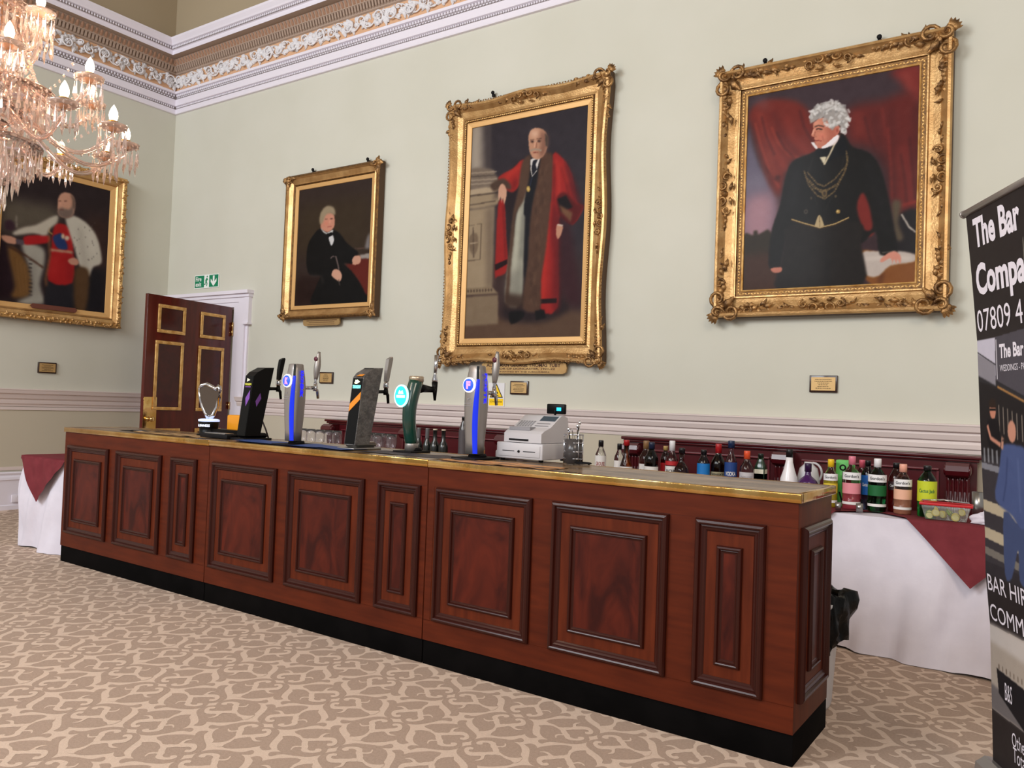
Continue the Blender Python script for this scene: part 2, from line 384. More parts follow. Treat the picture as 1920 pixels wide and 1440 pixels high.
def cornice():
    mb = MB()   # materials: 0 white, 1 taupe, 2 tan, 3 crev, 4 leafbrown, 5 plaster
    P = [(0, 5.25), (.03, 5.252), (.035, 5.262), (.035, 5.315), (.025, 5.32), (.025, 5.352), (.045, 5.358), (.045, 5.445), (.03, 5.45), (.035, 5.515),
         (.06, 5.52), (.065, 5.55), (.05, 5.555), (.05, 5.565), (.055, 5.765), (.075, 5.775), (.08, 5.85), (.12, 5.86), (.15, 5.945), (.25, 5.945),
         (.25, 6.0), (.265, 6.005), (.27, 6.045), (.29, 6.05), (.30, 6.07), (.33, 6.11), (.335, 6.135), (.0, 6.136)]
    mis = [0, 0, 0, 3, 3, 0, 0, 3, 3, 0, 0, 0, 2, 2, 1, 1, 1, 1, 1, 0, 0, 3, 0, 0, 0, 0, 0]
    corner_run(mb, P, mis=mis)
    def along(step, fn, smin=.05, xmax=9.9, ymax=5.2):
        n = int(xmax/step)
        for k in range(n): fn(k, (k+.5)*step+smin, 0)
        for k in range(int(ymax/step)): fn(k, (k+.5)*step+smin, 1)
    def pt(s, d, z, side):  # s measured along the wall, d out from it
        return (s, -d, z) if side == 0 else (d, -s, z)
    def blob(s, d, z, rs, rd, rz, side, mi, n=6):
        bmv = [(1, 0, 0), (0, 1, 0), (-1, 0, 0), (0, -1, 0), (0, 0, 1), (0, 0, -1)]
        vs = [pt(s+rs*a, d+rd*b, z+rz*c, side) for a, b, c in bmv]
        q = .72
        vs += [pt(s+rs*q*a, d+rd*.8, z+rz*q*c, side) for a, c in ((1, 1), (-1, 1), (-1, -1), (1, -1))]
        fs = [(0, 6, 1), (6, 4, 1), (4, 7, 1), (7, 2, 1), (2, 8, 1), (8, 5, 1), (5, 9, 1), (9, 0, 1), (0, 4, 6), (4, 2, 7), (2, 5, 8), (5, 0, 9)]
        mb.add(vs, fs, mi, True)
    along(.030, lambda k, s, sd: blob(s, .028, 5.336, .012, .014, .014, sd, 0))
    along(.040, lambda k, s, sd: blob(s, .034, 5.496, .015, .022, .018, sd, 0))
    along(.040, lambda k, s, sd: blob(s+.02, .036, 5.465, .016, .014, .009, sd, 0))
    along(.034, lambda k, s, sd: blob(s, .272, 6.025, .013, .014, .017, sd, 0))
    def flute(k, s, sd):
        a, b = s-.012, s+.012
        vs = [pt(a, .078, 5.79, sd), pt(b, .078, 5.79, sd), pt(b, .10, 5.80, sd), pt(a, .10, 5.80, sd), pt(a, .082, 5.86, sd), pt(b, .082, 5.86, sd), pt(b, .118, 5.858, sd), pt(a, .118, 5.858, sd)]
        mb.add(vs, [(0, 1, 2, 3), (3, 2, 6, 7), (0, 3, 7, 4), (1, 5, 6, 2)], 1)
    along(.045, flute)
    def tri(k, s, sd):
        mb.add([pt(s-.022, .118, 5.866, sd), pt(s+.022, .118, 5.866, sd), pt(s+.017, .155, 5.925, sd), pt(s, .165, 5.94, sd), pt(s-.017, .155, 5.925, sd), pt(s, .16, 5.89, sd)],
               [(0, 1, 5), (1, 2, 5), (2, 3, 5), (3, 4, 5), (4, 0, 5)], 4, True)
    along(.06, tri)
    # acanthus scroll frieze
    def spiral(s0, z0, r, turns, a0, hand, sd, tr):
        pts = []; rad = []; n = int(10*turns)+4
        for i in range(n+1):
            t = i/n; a = a0+hand*turns*2*pi*t; rr = r*(1-.86*t)
            pts.append(pt(s0+rr*cos(a), .062+.03*sin(pi*min(1, t*1.3))+.012*t, z0+rr*sin(a), sd)); rad.append(tr*(1-.55*t))
        mb.tube(pts, rad, 6, 5)
        blob(s0, .085, z0, .016, .016, .016, sd, 5)
    def leaf(s0, z0, ang, ln, wd, sd, h=.03, curl=0):
        n = 5; vs = []; 
        for i in range(n+1):
            t = i/n; w = wd*sin(pi*(.12+.88*t)**.8)*(1 if i % 2 == 0 else .78); a = ang+curl*t
            cx = s0+ln*t*cos(ang+curl*t*.5); cz = z0+ln*t*sin(ang+curl*t*.5)
            nx, nz = -sin(a), cos(a); hh = .06+h*sin(pi*min(1, t+.15))
            vs += [pt(cx-nx*w, .056, cz-nz*w, sd), pt(cx-nx*w*.45, hh, cz-nz*w*.45, sd), pt(cx, hh-.012, cz, sd), pt(cx+nx*w*.45, hh, cz+nz*w*.45, sd), pt(cx+nx*w, .056, cz+nz*w, sd)]
        mb.add(vs, [(i*5+j, i*5+j+1, (i+1)*5+j+1, (i+1)*5+j) for i in range(n) for j in range(4)], 5, True)
    U = .46
    def unit(k, s, sd):
        f = 1 if k % 2 == 0 else -1; z = 5.665
        spiral(s-.10, z+.012*f, .078, 1.6, -pi/2*f, f, sd, .0125)
        spiral(s+.10, z-.012*f, .072, 1.5, pi/2*f, -f, sd, .0115)
        spiral(s+.20, z+.045*f, .034, 1.3, 0, f, sd, .009)
        mb.tube([pt(s-.24+.02*i, .07, z-.07*f*cos(i*.29), sd) for i in range(24)], .009, 5, 5)
        for q in range(16):
            a = rnd.uniform(0, 2*pi); leaf(s+rnd.uniform(-.21, .21), z+rnd.uniform(-.05, .05), a, rnd.uniform(.06, .11), rnd.uniform(.020, .032), sd, .038, rnd.uniform(-1.2, 1.2))
        for q in range(6): leaf(s+(q-2.5)*.075, z-.085*f*(1 if q % 2 else -.2), pi/2*f+rnd.uniform(-.7, .7), .085, .022, sd, .035, rnd.uniform(-1, 1))
        for q in range(5):
            a = q*2*pi/5; blob(s-.10+.022*cos(a), .085, z+.012*f+.022*sin(a), .012, .015, .012, sd, 5)
    along(U, unit, smin=.02)
    return struct(mb.build('trim_1', [M['white'], M['taupe_shaded'], M['cornice_tan'], M['crev'], M['leafbrown'], M['plaster']]))
cornice()

# dado rail on both walls (back wall part starts right of the door)
DP = [(0, 1.205), (.012, 1.205), (.016, 1.232), (.03, 1.24), (.034, 1.27), (.03, 1.29), (.05, 1.30), (.062, 1.335), (.058, 1.35), (.085, 1.36), (.095, 1.395), (.10, 1.402), (.10, 1.412), (.0, 1.414)]
mb = MB(); back_run(mb, DP, 1.66, RX)
rows = [[(d, 0, z), (d, RY, z)] for d, z in DP]; mb.sweep(rows)
struct(mb.build('trim_2', M['rail']))
mb = MB()
for z0, z1, d in ((1.165, 1.2, .014),): mb.box((0.0, RY, z0), (d, 0, z1))
mb.box((0, RY, .46), (.012, 0, .50))
struct(mb.build('trim_3', M['rail']))
mb = MB(); mb.box((0, RY, .5), (.004, -.0, 1.165)); mb.box((1.80, -.004, .42), (RX, 0, 1.204)); struct(mb.build('wall_dado', M['dado_paint']))
SK = [(0, .44), (.02, .44), (.026, .425), (.016, .40), (.03, .375), (.034, .35), (.022, .345), (.022, .06), (.034, .05), (.034, .0)]
mb = MB(); mb.sweep([[(d, 0, z), (d, RY, z)] for d, z in SK]); struct(mb.build('baseboard_left', M['white']))
mb = MB(); back_run(mb, SK[::-1], 1.80, RX); struct(mb.build('baseboard_back', M['white']))

# door casing with ears
mb = MB()
mb.box((1.49, -.03, 0), (1.601, 0, 2.555)); mb.box((1.60, -.045, 0), (1.721, 0, 2.61)); mb.box((1.72, -.05, 2.33), (1.798, 0, 2.735))
mb.box((1.72, -.02, 0), (1.76, 0, 2.33)); mb.box((1.715, -.075, 2.315), (1.815, 0, 2.335))
mb.box((.14, -.03, 0), (.25, 0, 2.56)); mb.box((.04, -.045, 0), (.14, 0, 2.60))
mb.box((.04, -.0445, 2.60), (1.796, 0, 2.661)); mb.box((.14, -.0305, 2.54), (1.598, 0, 2.601)); mb.box((.03, -.066, 2.66), (1.812, 0, 2.702)); mb.box((.02, -.10, 2.70), (1.825, 0, 2.742))
mb.box((.25, 0, 0), (.262, .2, 2.56)); mb.box((1.478, 0, 0), (1.49, .2, 2.56)); mb.box((.25, 0, 2.548), (1.49, .2, 2.56))
struct(mb.build('trim_4', M['white']))

# open six-panel door leaf, hinged on the right jamb and swung into the room
dr = thing('door_1', '', 'door', (1.49, -.05, 0), -radians(90)+math.atan2(.1425, .9898))
for k in ('label', 'category'): del dr[k]
struct(dr)
def leaf_door():
    # local: +x from hinge to free edge, visible face at +y
    Wd, Hd = 1.265, 2.535; t = .045
    mb = MB(); mb.bbox((0, -t, .012), (Wd, 0, Hd), .004)
    mb.build('door_leaf', M['doorwood'], dr)
    for n, (x0, x1, z0, z1) in enumerate([(.755, 1.108, 2.13, 2.416), (.14, .49, 2.125, 2.40), (.765, 1.125, 1.247, 2.002), (.141, .505, 1.243, 1.99), (.765, 1.125, .25, 1.0), (.141, .505, .25, 1.0)]):
        for side in (1, -1):
            y = .001 if side == 1 else -t-.001
            p = MB(); p.box((x0, min(y, y+.003*side), z0), (x1, max(y, y+.003*side), z1)); pn = p.build('door_panel', M['doorpanel'], dr)
            p = MB(); w = .038
            def fr(a, b, c, d):
                p.bbox((a, min(y, y+.016*side), b), (c, max(y, y+.016*side), d), .004)
            fr(x0-w/2, z1-w/2, x1+w/2, z1+w/2); fr(x0-w/2, z0-w/2, x1+w/2, z0+w/2); fr(x0-w/2, z0+w/2, x0+w/2, z1-w/2); fr(x1-w/2, z0+w/2, x1+w/2, z1-w/2)
            nb = 14
            for i in range(nb):
                xx = x0+(x1-x0)*(i+.5)/nb
                for zz in (z0, z1): p.lathe([(0, 0), (.008, 0), (.006, .005), (0, .007)], (xx, y+.014*side, zz), 6, axis=Matrix.Rotation(-pi/2*side, 3, 'X'))
            p.build('gilt_moulding', M['gold_pale'], pn)
    p = MB(); p.bbox((1.085, .001, 1.0), (1.262, .005, 1.375), .002); pl = p.build('finger_plate', M['brass'], dr)
    p = MB(); p.lathe([(.03, 0), (.03, .004), (.012, .008), (.01, .035), (.022, .045), (.03, .062), (.026, .078), (.012, .086), (0, .087)], (1.195, .004, 1.128), 20, axis=Matrix.Rotation(-pi/2, 3, 'X')); p.build('door_handle', M['brass'], pl)
    p = MB()
    for z in (2.3, 2.22, .35, 1.3): p.lathe([(.012, 0), (.012, .09)], (.0, .008, z-.045), 10)
    p.build('hinge', M['brass'], dr)
leaf_door()

# socket on the left skirting
def socket():
    t = thing('power_socket', 'small white power socket low on the left wall beside the table', 'socket', (.035, -1.83, .13))
    mb = MB(); mb.bbox((-.0, -.05, -.045), (.012, .05, .045), .004); mb.build('face_plate', M['white'], t)
    for s_ in (.025,):
        mb = MB(); mb.box((.012, s_-.012, .012), (.015, s_+.012, .032)); mb.build('switch', M['greyp'], t)
socket()
# fire exit sign
def exit_sign():
    t = thing('exit_sign', 'green fire exit sign with running man and down arrow above the open door', 'sign', (.871, -.004, 2.906))
    g = mat('exit_green', (10, 128, 88), .5); w = mat('exit_white', (238, 242, 238), .5)
    mb = MB(); mb.box((-.255, -.006, -.088), (.255, 0, .088)); mb.build('backing', w, t)
    for a, b in ((-.245, -.05), (.058, .245)):
        mb = MB(); mb.box((a, -.008, -.078), (b, -.0061, .078)); pnl = mb.build('green_panel', g, t)
    mb = MB()
    text(mb, 'Fire', lambda a, b: (-.165+a, -.0092, .035+b), .12, .058, bold=.02); text(mb, 'exit', lambda a, b: (-.165+a, -.0092, -.035+b), .12, .055, bold=.02)
    mb.build('white_lettering', w, t); mb = MB()
    arrow = [(-.017, .068), (.017, .068), (.017, -.01), (.06, .03), (.06, -.012), (0, -.07), (-.06, -.012), (-.06, .03), (-.017, -.01)]
    mb.prism(arrow, lambda a, b, d: (.152+a, d, b), -.0081, -.0095)
    mb.build('down_arrow', w, t)
    mb = MB(); man = [(-.02, .02), (0, .045), (.02, .04), (.035, .01), (.02, .012), (.012, .02), (.006, -.005), (.022, -.03), (.012, -.065), (0, -.06), (.006, -.032), (-.01, -.012), (-.022, -.045), (-.045, -.045), (-.045, -.033), (-.028, -.03), (-.014, .012), (-.03, .0)]
    mb.prism(man, lambda a, b, d: (a, d, b), -.0062, -.0078)
    mb.lathe([(0, 0), (.011, 0), (.011, .0015), (0, .0015)], (.012, -.0062, .062), 12, axis=Matrix.Rotation(pi/2, 3, 'X')); mb.build('running_man', g, t)
exit_sign()
# small brass label plates on wooden blocks
def plaque(x, y, z, w, h, wall, label):
    t = thing('wall_plaque', label, 'plaque', (x, y, z), 0 if wall == 'b' else pi/2, 'engraved plaques under the portraits')
    mb = MB(); mb.bbox((-w/2, -.02, -h/2), (w/2, 0, h/2), .003); mb.build('wood_block', mat('plaque_wood', (52, 30, 22), .35, coat=.4), t)
    mb = MB(); mb.box((-w/2+.014, -.0225, -h/2+.014), (w/2-.014, -.0202, h/2-.014)); pl = mb.build('engraved_plate', mat('plaque_brass', (205, 168, 112), .4, metal=.35), t)
    mb = MB(); r = random.Random(int(x*10))
    for i in range(6):
        l = r.uniform(.3, .85)*(w/2-.02); zz = h/2-.032-i*(h-.055)/5.6
        xx = -l
        while xx < l:
            d = r.uniform(.006, .014); mb.box((xx, -.0232, zz-.0022), (min(xx+d, l), -.0226, zz+.0022)); xx += d+.003
    mb.build('engraved_lines', M['blackm'], pl)
plaque(8.62, 0, 1.682, .205, .13, 'b', 'brass plaque on dark wood block at right, below the white-haired mayor')
plaque(5.83, 0, 1.602, .205, .13, 'b', 'dark framed plaque beside the yellow camera warning sticker')
plaque(3.185, 0, 1.667, .215, .13, 'b', 'small dim plaque on the wall behind the second beer tap')
plaque(0, -1.54, 1.677, .215, .13, 'l', 'brass plaque on the left wall under the robed portrait')
# cctv sticker
def cctv():
    t = thing('camera_sign', 'yellow triangle camera warning sticker on the wall above the dado rail', 'sign', (5.56, -.003, 1.53))
    w = mat('sticker_white', (226, 224, 226), .3); y = mat('sticker_yellow', (244, 202, 20), .4)
    mb = MB(); mb.box((-.095, -.004, -.115), (.095, 0, .115)); mb.build('backing', w, t)
    mb = MB(); mb.prism([(-.08, -.03), (.08, -.03), (0, .108)], lambda a, b, d: (a, d, b), -.0042, -.0048); mb.build('black_triangle', M['blackm'], t)
    mb = MB(); mb.prism([(-.066, -.022), (.066, -.022), (0, .092)], lambda a, b, d: (a, d, b), -.005, -.0056); mb.box((-.085, -.0055, -.108), (.085, -.0042, -.04)); mb.build('yellow_field', y, t)
    mb = MB(); mb.prism([(-.032, .0), (-.022, -.012), (.022, .014), (.012, .03)], lambda a, b, d: (a, d, b), -.0058, -.0064); mb.box((.012, -.0064, -.014), (.026, -.0058, -.006))
    text(mb, 'CCTV IN OPERATION', lambda a, b: (a, -.006, -.07+b), .14, .016, bold=.02); mb.build('camera_symbol', M['blackm'], t)
cctv()

# ------------------------------------------------------------------ picture frames
def rect_ring(w, h, inset, ht, nseg, wav=None):
    """closed ring of points of a rectangle w x h centred on 0, moved in by inset; wav(t) extra outward at side position t"""
    pts = []; hw, hh = w/2-inset, h/2-inset
    for side in range(4):
        for i in range(nseg):
            t = i/nseg; o = wav(t) if wav else 0
            if side == 0: p = (-hw+2*hw*t, -hh-o)
            elif side == 1: p = (hw+o, -hh+2*hh*t)
            elif side == 2: p = (hw-2*hw*t, hh+o)
            else: p = (-hw-o, hh-2*hh*t)
            pts.append((p[0], -ht, p[1]))
    pts.append(pts[0]); return pts
def frame_mesh(name, w, h, prof, mats, parent, mis, nseg=1, wav=None):
    mb = MB(); rows = []
    for ins, ht, wf in prof: rows.append(rect_ring(w, h, ins, ht, nseg, (lambda t, wf=wf: wav(t)*wf) if wav else None))
    mb.sweep(rows, 0, False, mis)
    return mb.build(name, mats, parent)
def orn_spiral(mb, c, a0, hand, r, turns, tr, ht, h2=.02, n0=9, sq=1.0):
    n = int(n0*turns)+4; pts = []; rad = []
    for i in range(n+1):
        t = i/n; a = a0+hand*turns*2*pi*t; rr = r*(1-.88*t)**.9
        pts.append((c[0]+rr*cos(a)*sq, -(ht+h2*sin(pi*min(1, t*1.1))), c[1]+rr*sin(a))); rad.append(tr*(.6+.6*sin(pi*min(1, .15+t)))*(1-.25*t))
    rad = [q*1.35 for q in rad]
    mb.tube(pts, rad, 7)
    mb.lathe([(0, -.4*tr), (tr*1.3, 0), (tr*.9, tr*.9), (0, tr*1.3)], (c[0], -ht-.004, c[1]), 6, axis=Matrix.Rotation(pi/2, 3, 'X'))
def orn_leaf(mb, c, ang, ln, wd, ht, h=.014, curl=0):
    n = 5; vs = []; wd = wd*1.45; h = h*1.4
    for i in range(n+1):
        t = i/n; w = wd*sin(pi*(.1+.9*t)**.75)*(1.15 if i % 2 == 0 else .75); a = ang+curl*t
        cx = c[0]+ln*t*cos(ang+curl*t*.5); cz = c[1]+ln*t*sin(ang+curl*t*.5); nx, nz = -sin(a), cos(a)
        hh = ht+h*sin(pi*min(1, t+.12))+.004*(i % 2)
        vs += [(cx-nx*w, -(ht-.004), cz-nz*w), (cx-nx*w*.4, -hh, cz-nz*w*.4), (cx, -(hh-.006), cz), (cx+nx*w*.4, -hh, cz+nz*w*.4), (cx+nx*w, -(ht-.004), cz+nz*w)]
    mb.add(vs, [(i*5+j, i*5+j+1, (i+1)*5+j+1, (i+1)*5+j) for i in range(n) for j in range(4)], 0, True)
def corner_orn(sx, sz, s, ht, r, out=.02, pierced=True):
    """corner ornament about 0,0 at the outer corner, arms run inwards along both sides"""
    mb = MB()
    def P(a, b): return (-sx*a, -sz*b)
    def A(a): return math.atan2(-sz*sin(a), -sx*cos(a))
    hand = sx*sz
    c1 = P(.30*s, .02*s); c2 = P(.02*s, .30*s)
    orn_spiral(mb, P(.34*s, .10*s), A(pi), hand, .15*s, 1.4, .022*s, ht, .02)
    orn_spiral(mb, P(.10*s, .34*s), A(-pi/2), -hand, .15*s, 1.4, .022*s, ht, .02)
    orn_spiral(mb, P(.10*s, .10*s), A(0), hand, .11*s, 1.2, .022*s, ht+.006, .024)
    orn_spiral(mb, P(.62*s, .12*s), A(pi/2), -hand, .09*s, 1.3, .016*s, ht-.006, .014)
    orn_spiral(mb, P(.12*s, .62*s), A(0), hand, .09*s, 1.3, .016*s, ht-.006, .014)
    for q in range(5):   # shell fan at the tip
        a = A(pi+pi/4+(q-2)*.38); orn_leaf(mb, P(.06*s, .06*s), a, .17*s, .035*s, ht+.006, .02)
    for q in range(12):
        a = r.uniform(-.6, .6)
        orn_leaf(mb, P((.14+.07*q)*s, r.uniform(.05, .22)*s), A(a), .16*s, .03*s, ht-.004, .018, r.uniform(-1.6, 1.6))
        orn_leaf(mb, P(r.uniform(.05, .22)*s, (.14+.07*q)*s), A(pi/2+a), .16*s, .03*s, ht-.004, .018, r.uniform(-1.6, 1.6))
    for q in range(4):
        orn_leaf(mb, P((.86+.09*q)*s, (.10+.05*(q % 2))*s), A(r.uniform(-.8, .8)), .13*s, .018*s, ht-.010, .012, r.uniform(-1.5, 1.5))
        orn_leaf(mb, P((.10+.05*(q % 2))*s, (.86+.09*q)*s), A(pi/2+r.uniform(-.8, .8)), .13*s, .018*s, ht-.010, .012, r.uniform(-1.5, 1.5))
    orn_leaf(mb, P(.2*s, .2*s), A(pi/4), .26*s, .05*s, ht-.004, .02)
    return mb
def centre_orn(horizontal, s, ht, r, outward):
    """cartouche about 0,0 in the middle of a side; outward = +1/-1 direction away from the picture"""
    mb = MB()
    def P(a, b): return (a, b*outward) if horizontal else (b*outward, a)
    def A(a): v = P(cos(a), sin(a)); return math.atan2(v[1], v[0])
    hand = outward if horizontal else -outward
    for sd in (1, -1):
        f = hand*sd
        orn_spiral(mb, P(.16*s*sd, .05*s), A(pi/2), -f, .12*s, 1.4, .02*s, ht+.004, .02)
        orn_spiral(mb, P(.38*s*sd, -.04*s), A(-pi/2), f, .10*s, 1.3, .017*s, ht, .016)
        orn_leaf(mb, P(.10*s*sd, -.10*s), A(-pi/2+.9*sd), .18*s, .03*s, ht, .016, .8*f)
        for q in range(5):
            orn_leaf(mb, P((.3+.13*q)*s*sd, r.uniform(-.06, .08)*s), A((0 if sd > 0 else pi)+r.uniform(-.7, .7)), .16*s, .024*s, ht-.004, .014, r.uniform(-1.4, 1.4))
    mb.lathe([(0, -.01), (.07*s, 0), (.06*s, .015), (.03*s, .03), (0, .033)], (P(0, 0)[0], -ht, P(0, 0)[1]), 10, axis=Matrix.Rotation(pi/2, 3, 'X'))
    for q in range(5): orn_leaf(mb, P(0, .05*s), A(pi/2+(q-2)*.4), .15*s, .028*s, ht+.006, .018)
    return mb
def bead_band(mb, w, h, ins, ht, step, rx, rz, hh, mi=0):
    hw, hz = w/2-ins, h/2-ins
    def blob(x, z, ang):
        c, s_ = cos(ang), sin(ang); vs = []
        for a, b, d in ((1, 0, 0), (0, 1, 0), (-1, 0, 0), (0, -1, 0), (0, 0, 1)):
            vs.append((x+a*rx*c-b*rz*s_, -(ht+d*hh), z+a*rx*s_+b*rz*c))
        mb.add(vs, [(0, 1, 4), (1, 2, 4), (2, 3, 4), (3, 0, 4)], mi, True)
    n = int(2*hw/step)
    for i in range(n):
        x = -hw+(i+.5)*2*hw/n; o = .5 if i % 2 else -.5
        blob(x, hz, o); blob(x, -hz, o)
    n = int(2*hz/step)
    for i in range(n):
        z = -hz+(i+.5)*2*hz/n; o = .5 if i % 2 else -.5
        blob(hw, z, pi/2+o); blob(-hw, z, pi/2+o)
def canvas_fn(x0, x1, z0, z1, d):
    return lambda u, v: np.stack([x0+(x1-x0)*u, np.full_like(u, -d), z1+(z0-z1)*v], -1)
def hook(t, x, z):
    mb = MB(); mb.bbox((x-.012, -.035, z-.02), (x+.012, -.0, z+.012), .003)
    mb.lathe([(.018, 0), (.018, .012), (.008, .016), (0, .016)], (x, -.03, z+.02), 12, axis=Matrix.Rotation(pi/2, 3, 'X'))
    mb.tube([(x, -.02, z-.02), (x, -.012, z-.06)], .004, 6); mb.build('hanging_hook', M['blackm'], t)

# ---- portrait of the white-haired mayor (right)
def pic_D():
    w, h = 1.70, 2.03; t = thing('framed_portrait', 'large square gilt-framed portrait of a white-haired man in a black coat before red curtains', 'painting', (8.612, -.012, 3.222))
    prof = [(.0, .0, 0), (.0, .095, 0), (.012, .115, 0), (.03, .118, 0), (.04, .105, 0), (.075, .070, 0), (.125, .052, 0), (.15, .055, 0), (.158, .066, 0), (.168, .066, 0), (.172, .05, 0), (.207, .045, 0), (.211, .052, 0), (.222, .045, 0), (.224, .03, 0)]
    f = frame_mesh('frame', w, h, prof, [M['brown_edge'], M['gold'], M['gold_dark'], M['gold_pale']], t, [0, 1, 1, 1, 1, 1, 1, 1, 1, 2, 2, 3, 3, 3])
    mb = MB(); bead_band(mb, w, h, .19, .047, .024, .014, .008, .009); mb.build('beaded_band', M['gold_pale'], f)
    r = random.Random(3)
    for sx in (-1, 1):
        for sz in (-1, 1):
            o = corner_orn(sx, sz, .46, .095, r).build('corner_ornament', M['gold_orn'], t); o.location = (sx*(w/2+.005), 0, sz*(h/2+.005))
    for hz, out, p in ((True, 1, (0, h/2-.07)), (True, -1, (0, -h/2+.07)), (False, 1, (w/2-.07, 0)), (False, -1, (-w/2+.07, 0))):
        o = centre_orn(hz, .36, .085, r, out).build('centre_ornament', M['gold_orn'], t); o.location = (p[0], 0, p[1])
    hook(t, .35, h/2+.03); hook(t, -.50, h/2+.03)
    C = Canvas(320, 400, [(240, 378), (1040, 228), (1020, 1245), (208, 1283)], (58, 40, 44))
    C.poly([(240, 378), (1040, 228), (1035, 420), (700, 430), (245, 560)], (66, 52, 58), 12, .8)
    C.poly([(248, 520), (262, 600), (300, 700), (350, 790), (372, 900), (350, 1000), (330, 1060), (215, 1070), (225, 700)], (98, 90, 108), 5)
    C.poly([(228, 850), (360, 820), (365, 940), (345, 1030), (218, 1040)], (176, 132, 140), 14, .8)
    C.poly([(225, 720), (330, 740), (350, 800), (228, 830)], (120, 112, 128), 10, .7)
    C.poly([(215, 1028), (262, 1020), (266, 1000), (284, 998), (288, 1016), (350, 1008), (360, 1290), (205, 1290)], (48, 38, 26), 2)
    C.poly([(212, 1110), (345, 1100), (400, 1290), (205, 1290)], (70, 40, 28), 8, .8)
    C.poly([(243, 470), (300, 400), (460, 400), (540, 480), (560, 640), (500, 650), (430, 690), (405, 760), (385, 840), (335, 770), (295, 650), (262, 520)], (112, 40, 32), 5)
    for pts, wd, c in [([(290, 450), (330, 560), (400, 690), (430, 720)], 22, (138, 54, 42)), ([(360, 450), (400, 560), (470, 640)], 16, (84, 28, 26)), ([(420, 470), (450, 570), (520, 640)], 18, (134, 50, 40)), ([(262, 500), (300, 640), (360, 790)], 14, (86, 28, 26)), ([(330, 620), (350, 700), (380, 760)], 16, (140, 60, 44))]:
        C.line(pts, wd, c, 5, .8)
    for pts, wd, c in [([(275, 500), (300, 600), (345, 730), (385, 800)], 9, (150, 62, 46)), ([(350, 520), (380, 590), (430, 650), (480, 660)], 7, (158, 66, 48)), ([(372, 540), (410, 620), (455, 660)], 7, (66, 24, 24)), ([(305, 470), (325, 560), (365, 650)], 8, (72, 26, 26)), ([(480, 440), (500, 520), (545, 600)], 10, (76, 28, 28)), ([(320, 700), (360, 760), (390, 770)], 7, (70, 24, 22))]: C.line(pts, wd, c, 2.2, .8)
    C.ell(378, 752, 14, 10, (52, 20, 20), 3, .8)
    C.poly([(700, 440), (860, 400), (1035, 380), (1030, 900), (940, 915), (905, 860), (900, 740), (850, 640), (760, 600), (700, 590)], (100, 36, 32), 9)
    for pts, wd, c in [([(900, 420), (910, 600), (915, 860)], 34, (84, 30, 28)), ([(960, 600), (985, 740), (1000, 880)], 22, (122, 40, 34)), ([(740, 450), (760, 560)], 40, (120, 46, 38)), ([(820, 450), (850, 620), (880, 700)], 24, (74, 28, 28)), ([(1010, 420), (1015, 700)], 18, (70, 26, 26)), ([(930, 620), (950, 800), (940, 900)], 12, (128, 46, 38))]:
        C.line(pts, wd, c, 6, .75)
    for pts, wd, c in [([(885, 520), (900, 700), (905, 850)], 7, (136, 48, 40)), ([(985, 560), (1000, 700), (1015, 860)], 7, (62, 22, 24)), ([(945, 640), (965, 760), (975, 880)], 6, (60, 22, 22)), ([(780, 470), (800, 560), (830, 640)], 7, (66, 26, 28)), ([(860, 430), (875, 560)], 6, (124, 46, 40)), ([(950, 880), (1025, 860)], 10, (150, 50, 40))]: C.line(pts, wd, c, 2.2, .75)
    C.poly([(900, 262), (1040, 232), (1037, 400), (985, 360), (930, 300)], (122, 46, 42), 6); C.line([(960, 260), (1000, 350)], 18, (150, 70, 62), 5, .7)
    C.line([(280, 384), (330, 430)], 26, (128, 116, 128), 9, .5)
    C.poly([(930, 930), (1022, 900), (1020, 1100), (920, 1100), (900, 1000)], (30, 24, 26), 3)
    C.poly([(905, 870), (950, 865), (935, 960), (960, 1030), (925, 1035)], (88, 76, 60), 3); C.line([(950, 920), (985, 980), (1018, 1005)], 9, (176, 168, 158), 1)
    C.poly([(740, 880), (768, 815), (800, 880), (822, 1010), (770, 1010)], (128, 42, 34), 2)
    C.poly([(762, 1090), (870, 1105), (1020, 1128), (1018, 1246), (850, 1262), (765, 1200)], (128, 78, 36), 2)
    C.line([(860, 1190), (850, 1250)], 20, (84, 46, 24), 4, .8)
    C.poly([(766, 1100), (830, 1092), (925, 1090), (1015, 1108), (1010, 1142), (900, 1160), (850, 1205), (805, 1212), (764, 1180)], (186, 174, 166), 1.6); C.line([(780, 1130), (900, 1120), (1000, 1130)], 8, (216, 206, 196), 3, .8)
    # coat and figure
    C.poly([(560, 625), (520, 645), (445, 680), (412, 760), (388, 880), (352, 985), (335, 1100), (340, 1172), (385, 1168), (400, 1100), (440, 985), (560, 1000), (745, 975), (760, 1060), (830, 1000), (850, 1108), (932, 1098), (915, 1000), (892, 860), (862, 740), (832, 672), (790, 632), (722, 610), (690, 560), (660, 548), (600, 600)], (23, 20, 18), 1.6)
    C.poly([(742, 890), (768, 820), (800, 880), (815, 985), (775, 990)], (118, 38, 32), 2)
    C.poly([(430, 975), (745, 955), (760, 1060), (762, 1262), (385, 1283), (392, 1150), (410, 1050)], (32, 26, 23), 2)
    C.line([(600, 1000), (605, 1270)], 10, (22, 19, 20), 5, .8)
    C.line([(470, 700), (450, 800), (445, 900)], 30, (36, 34, 38), 8, .7); C.line([(800, 680), (850, 850), (880, 1000)], 26, (34, 32, 36), 8, .7); C.line([(560, 740), (600, 830), (640, 930)], 10, (10, 10, 12), 4, .7)
    C.line([(438, 946), (500, 966), (572, 986), (640, 970), (708, 938)], 9, (60, 44, 26), 1); C.line([(440, 944), (500, 963), (572, 982), (640, 966), (706, 936)], 5, (190, 164, 112), .7)
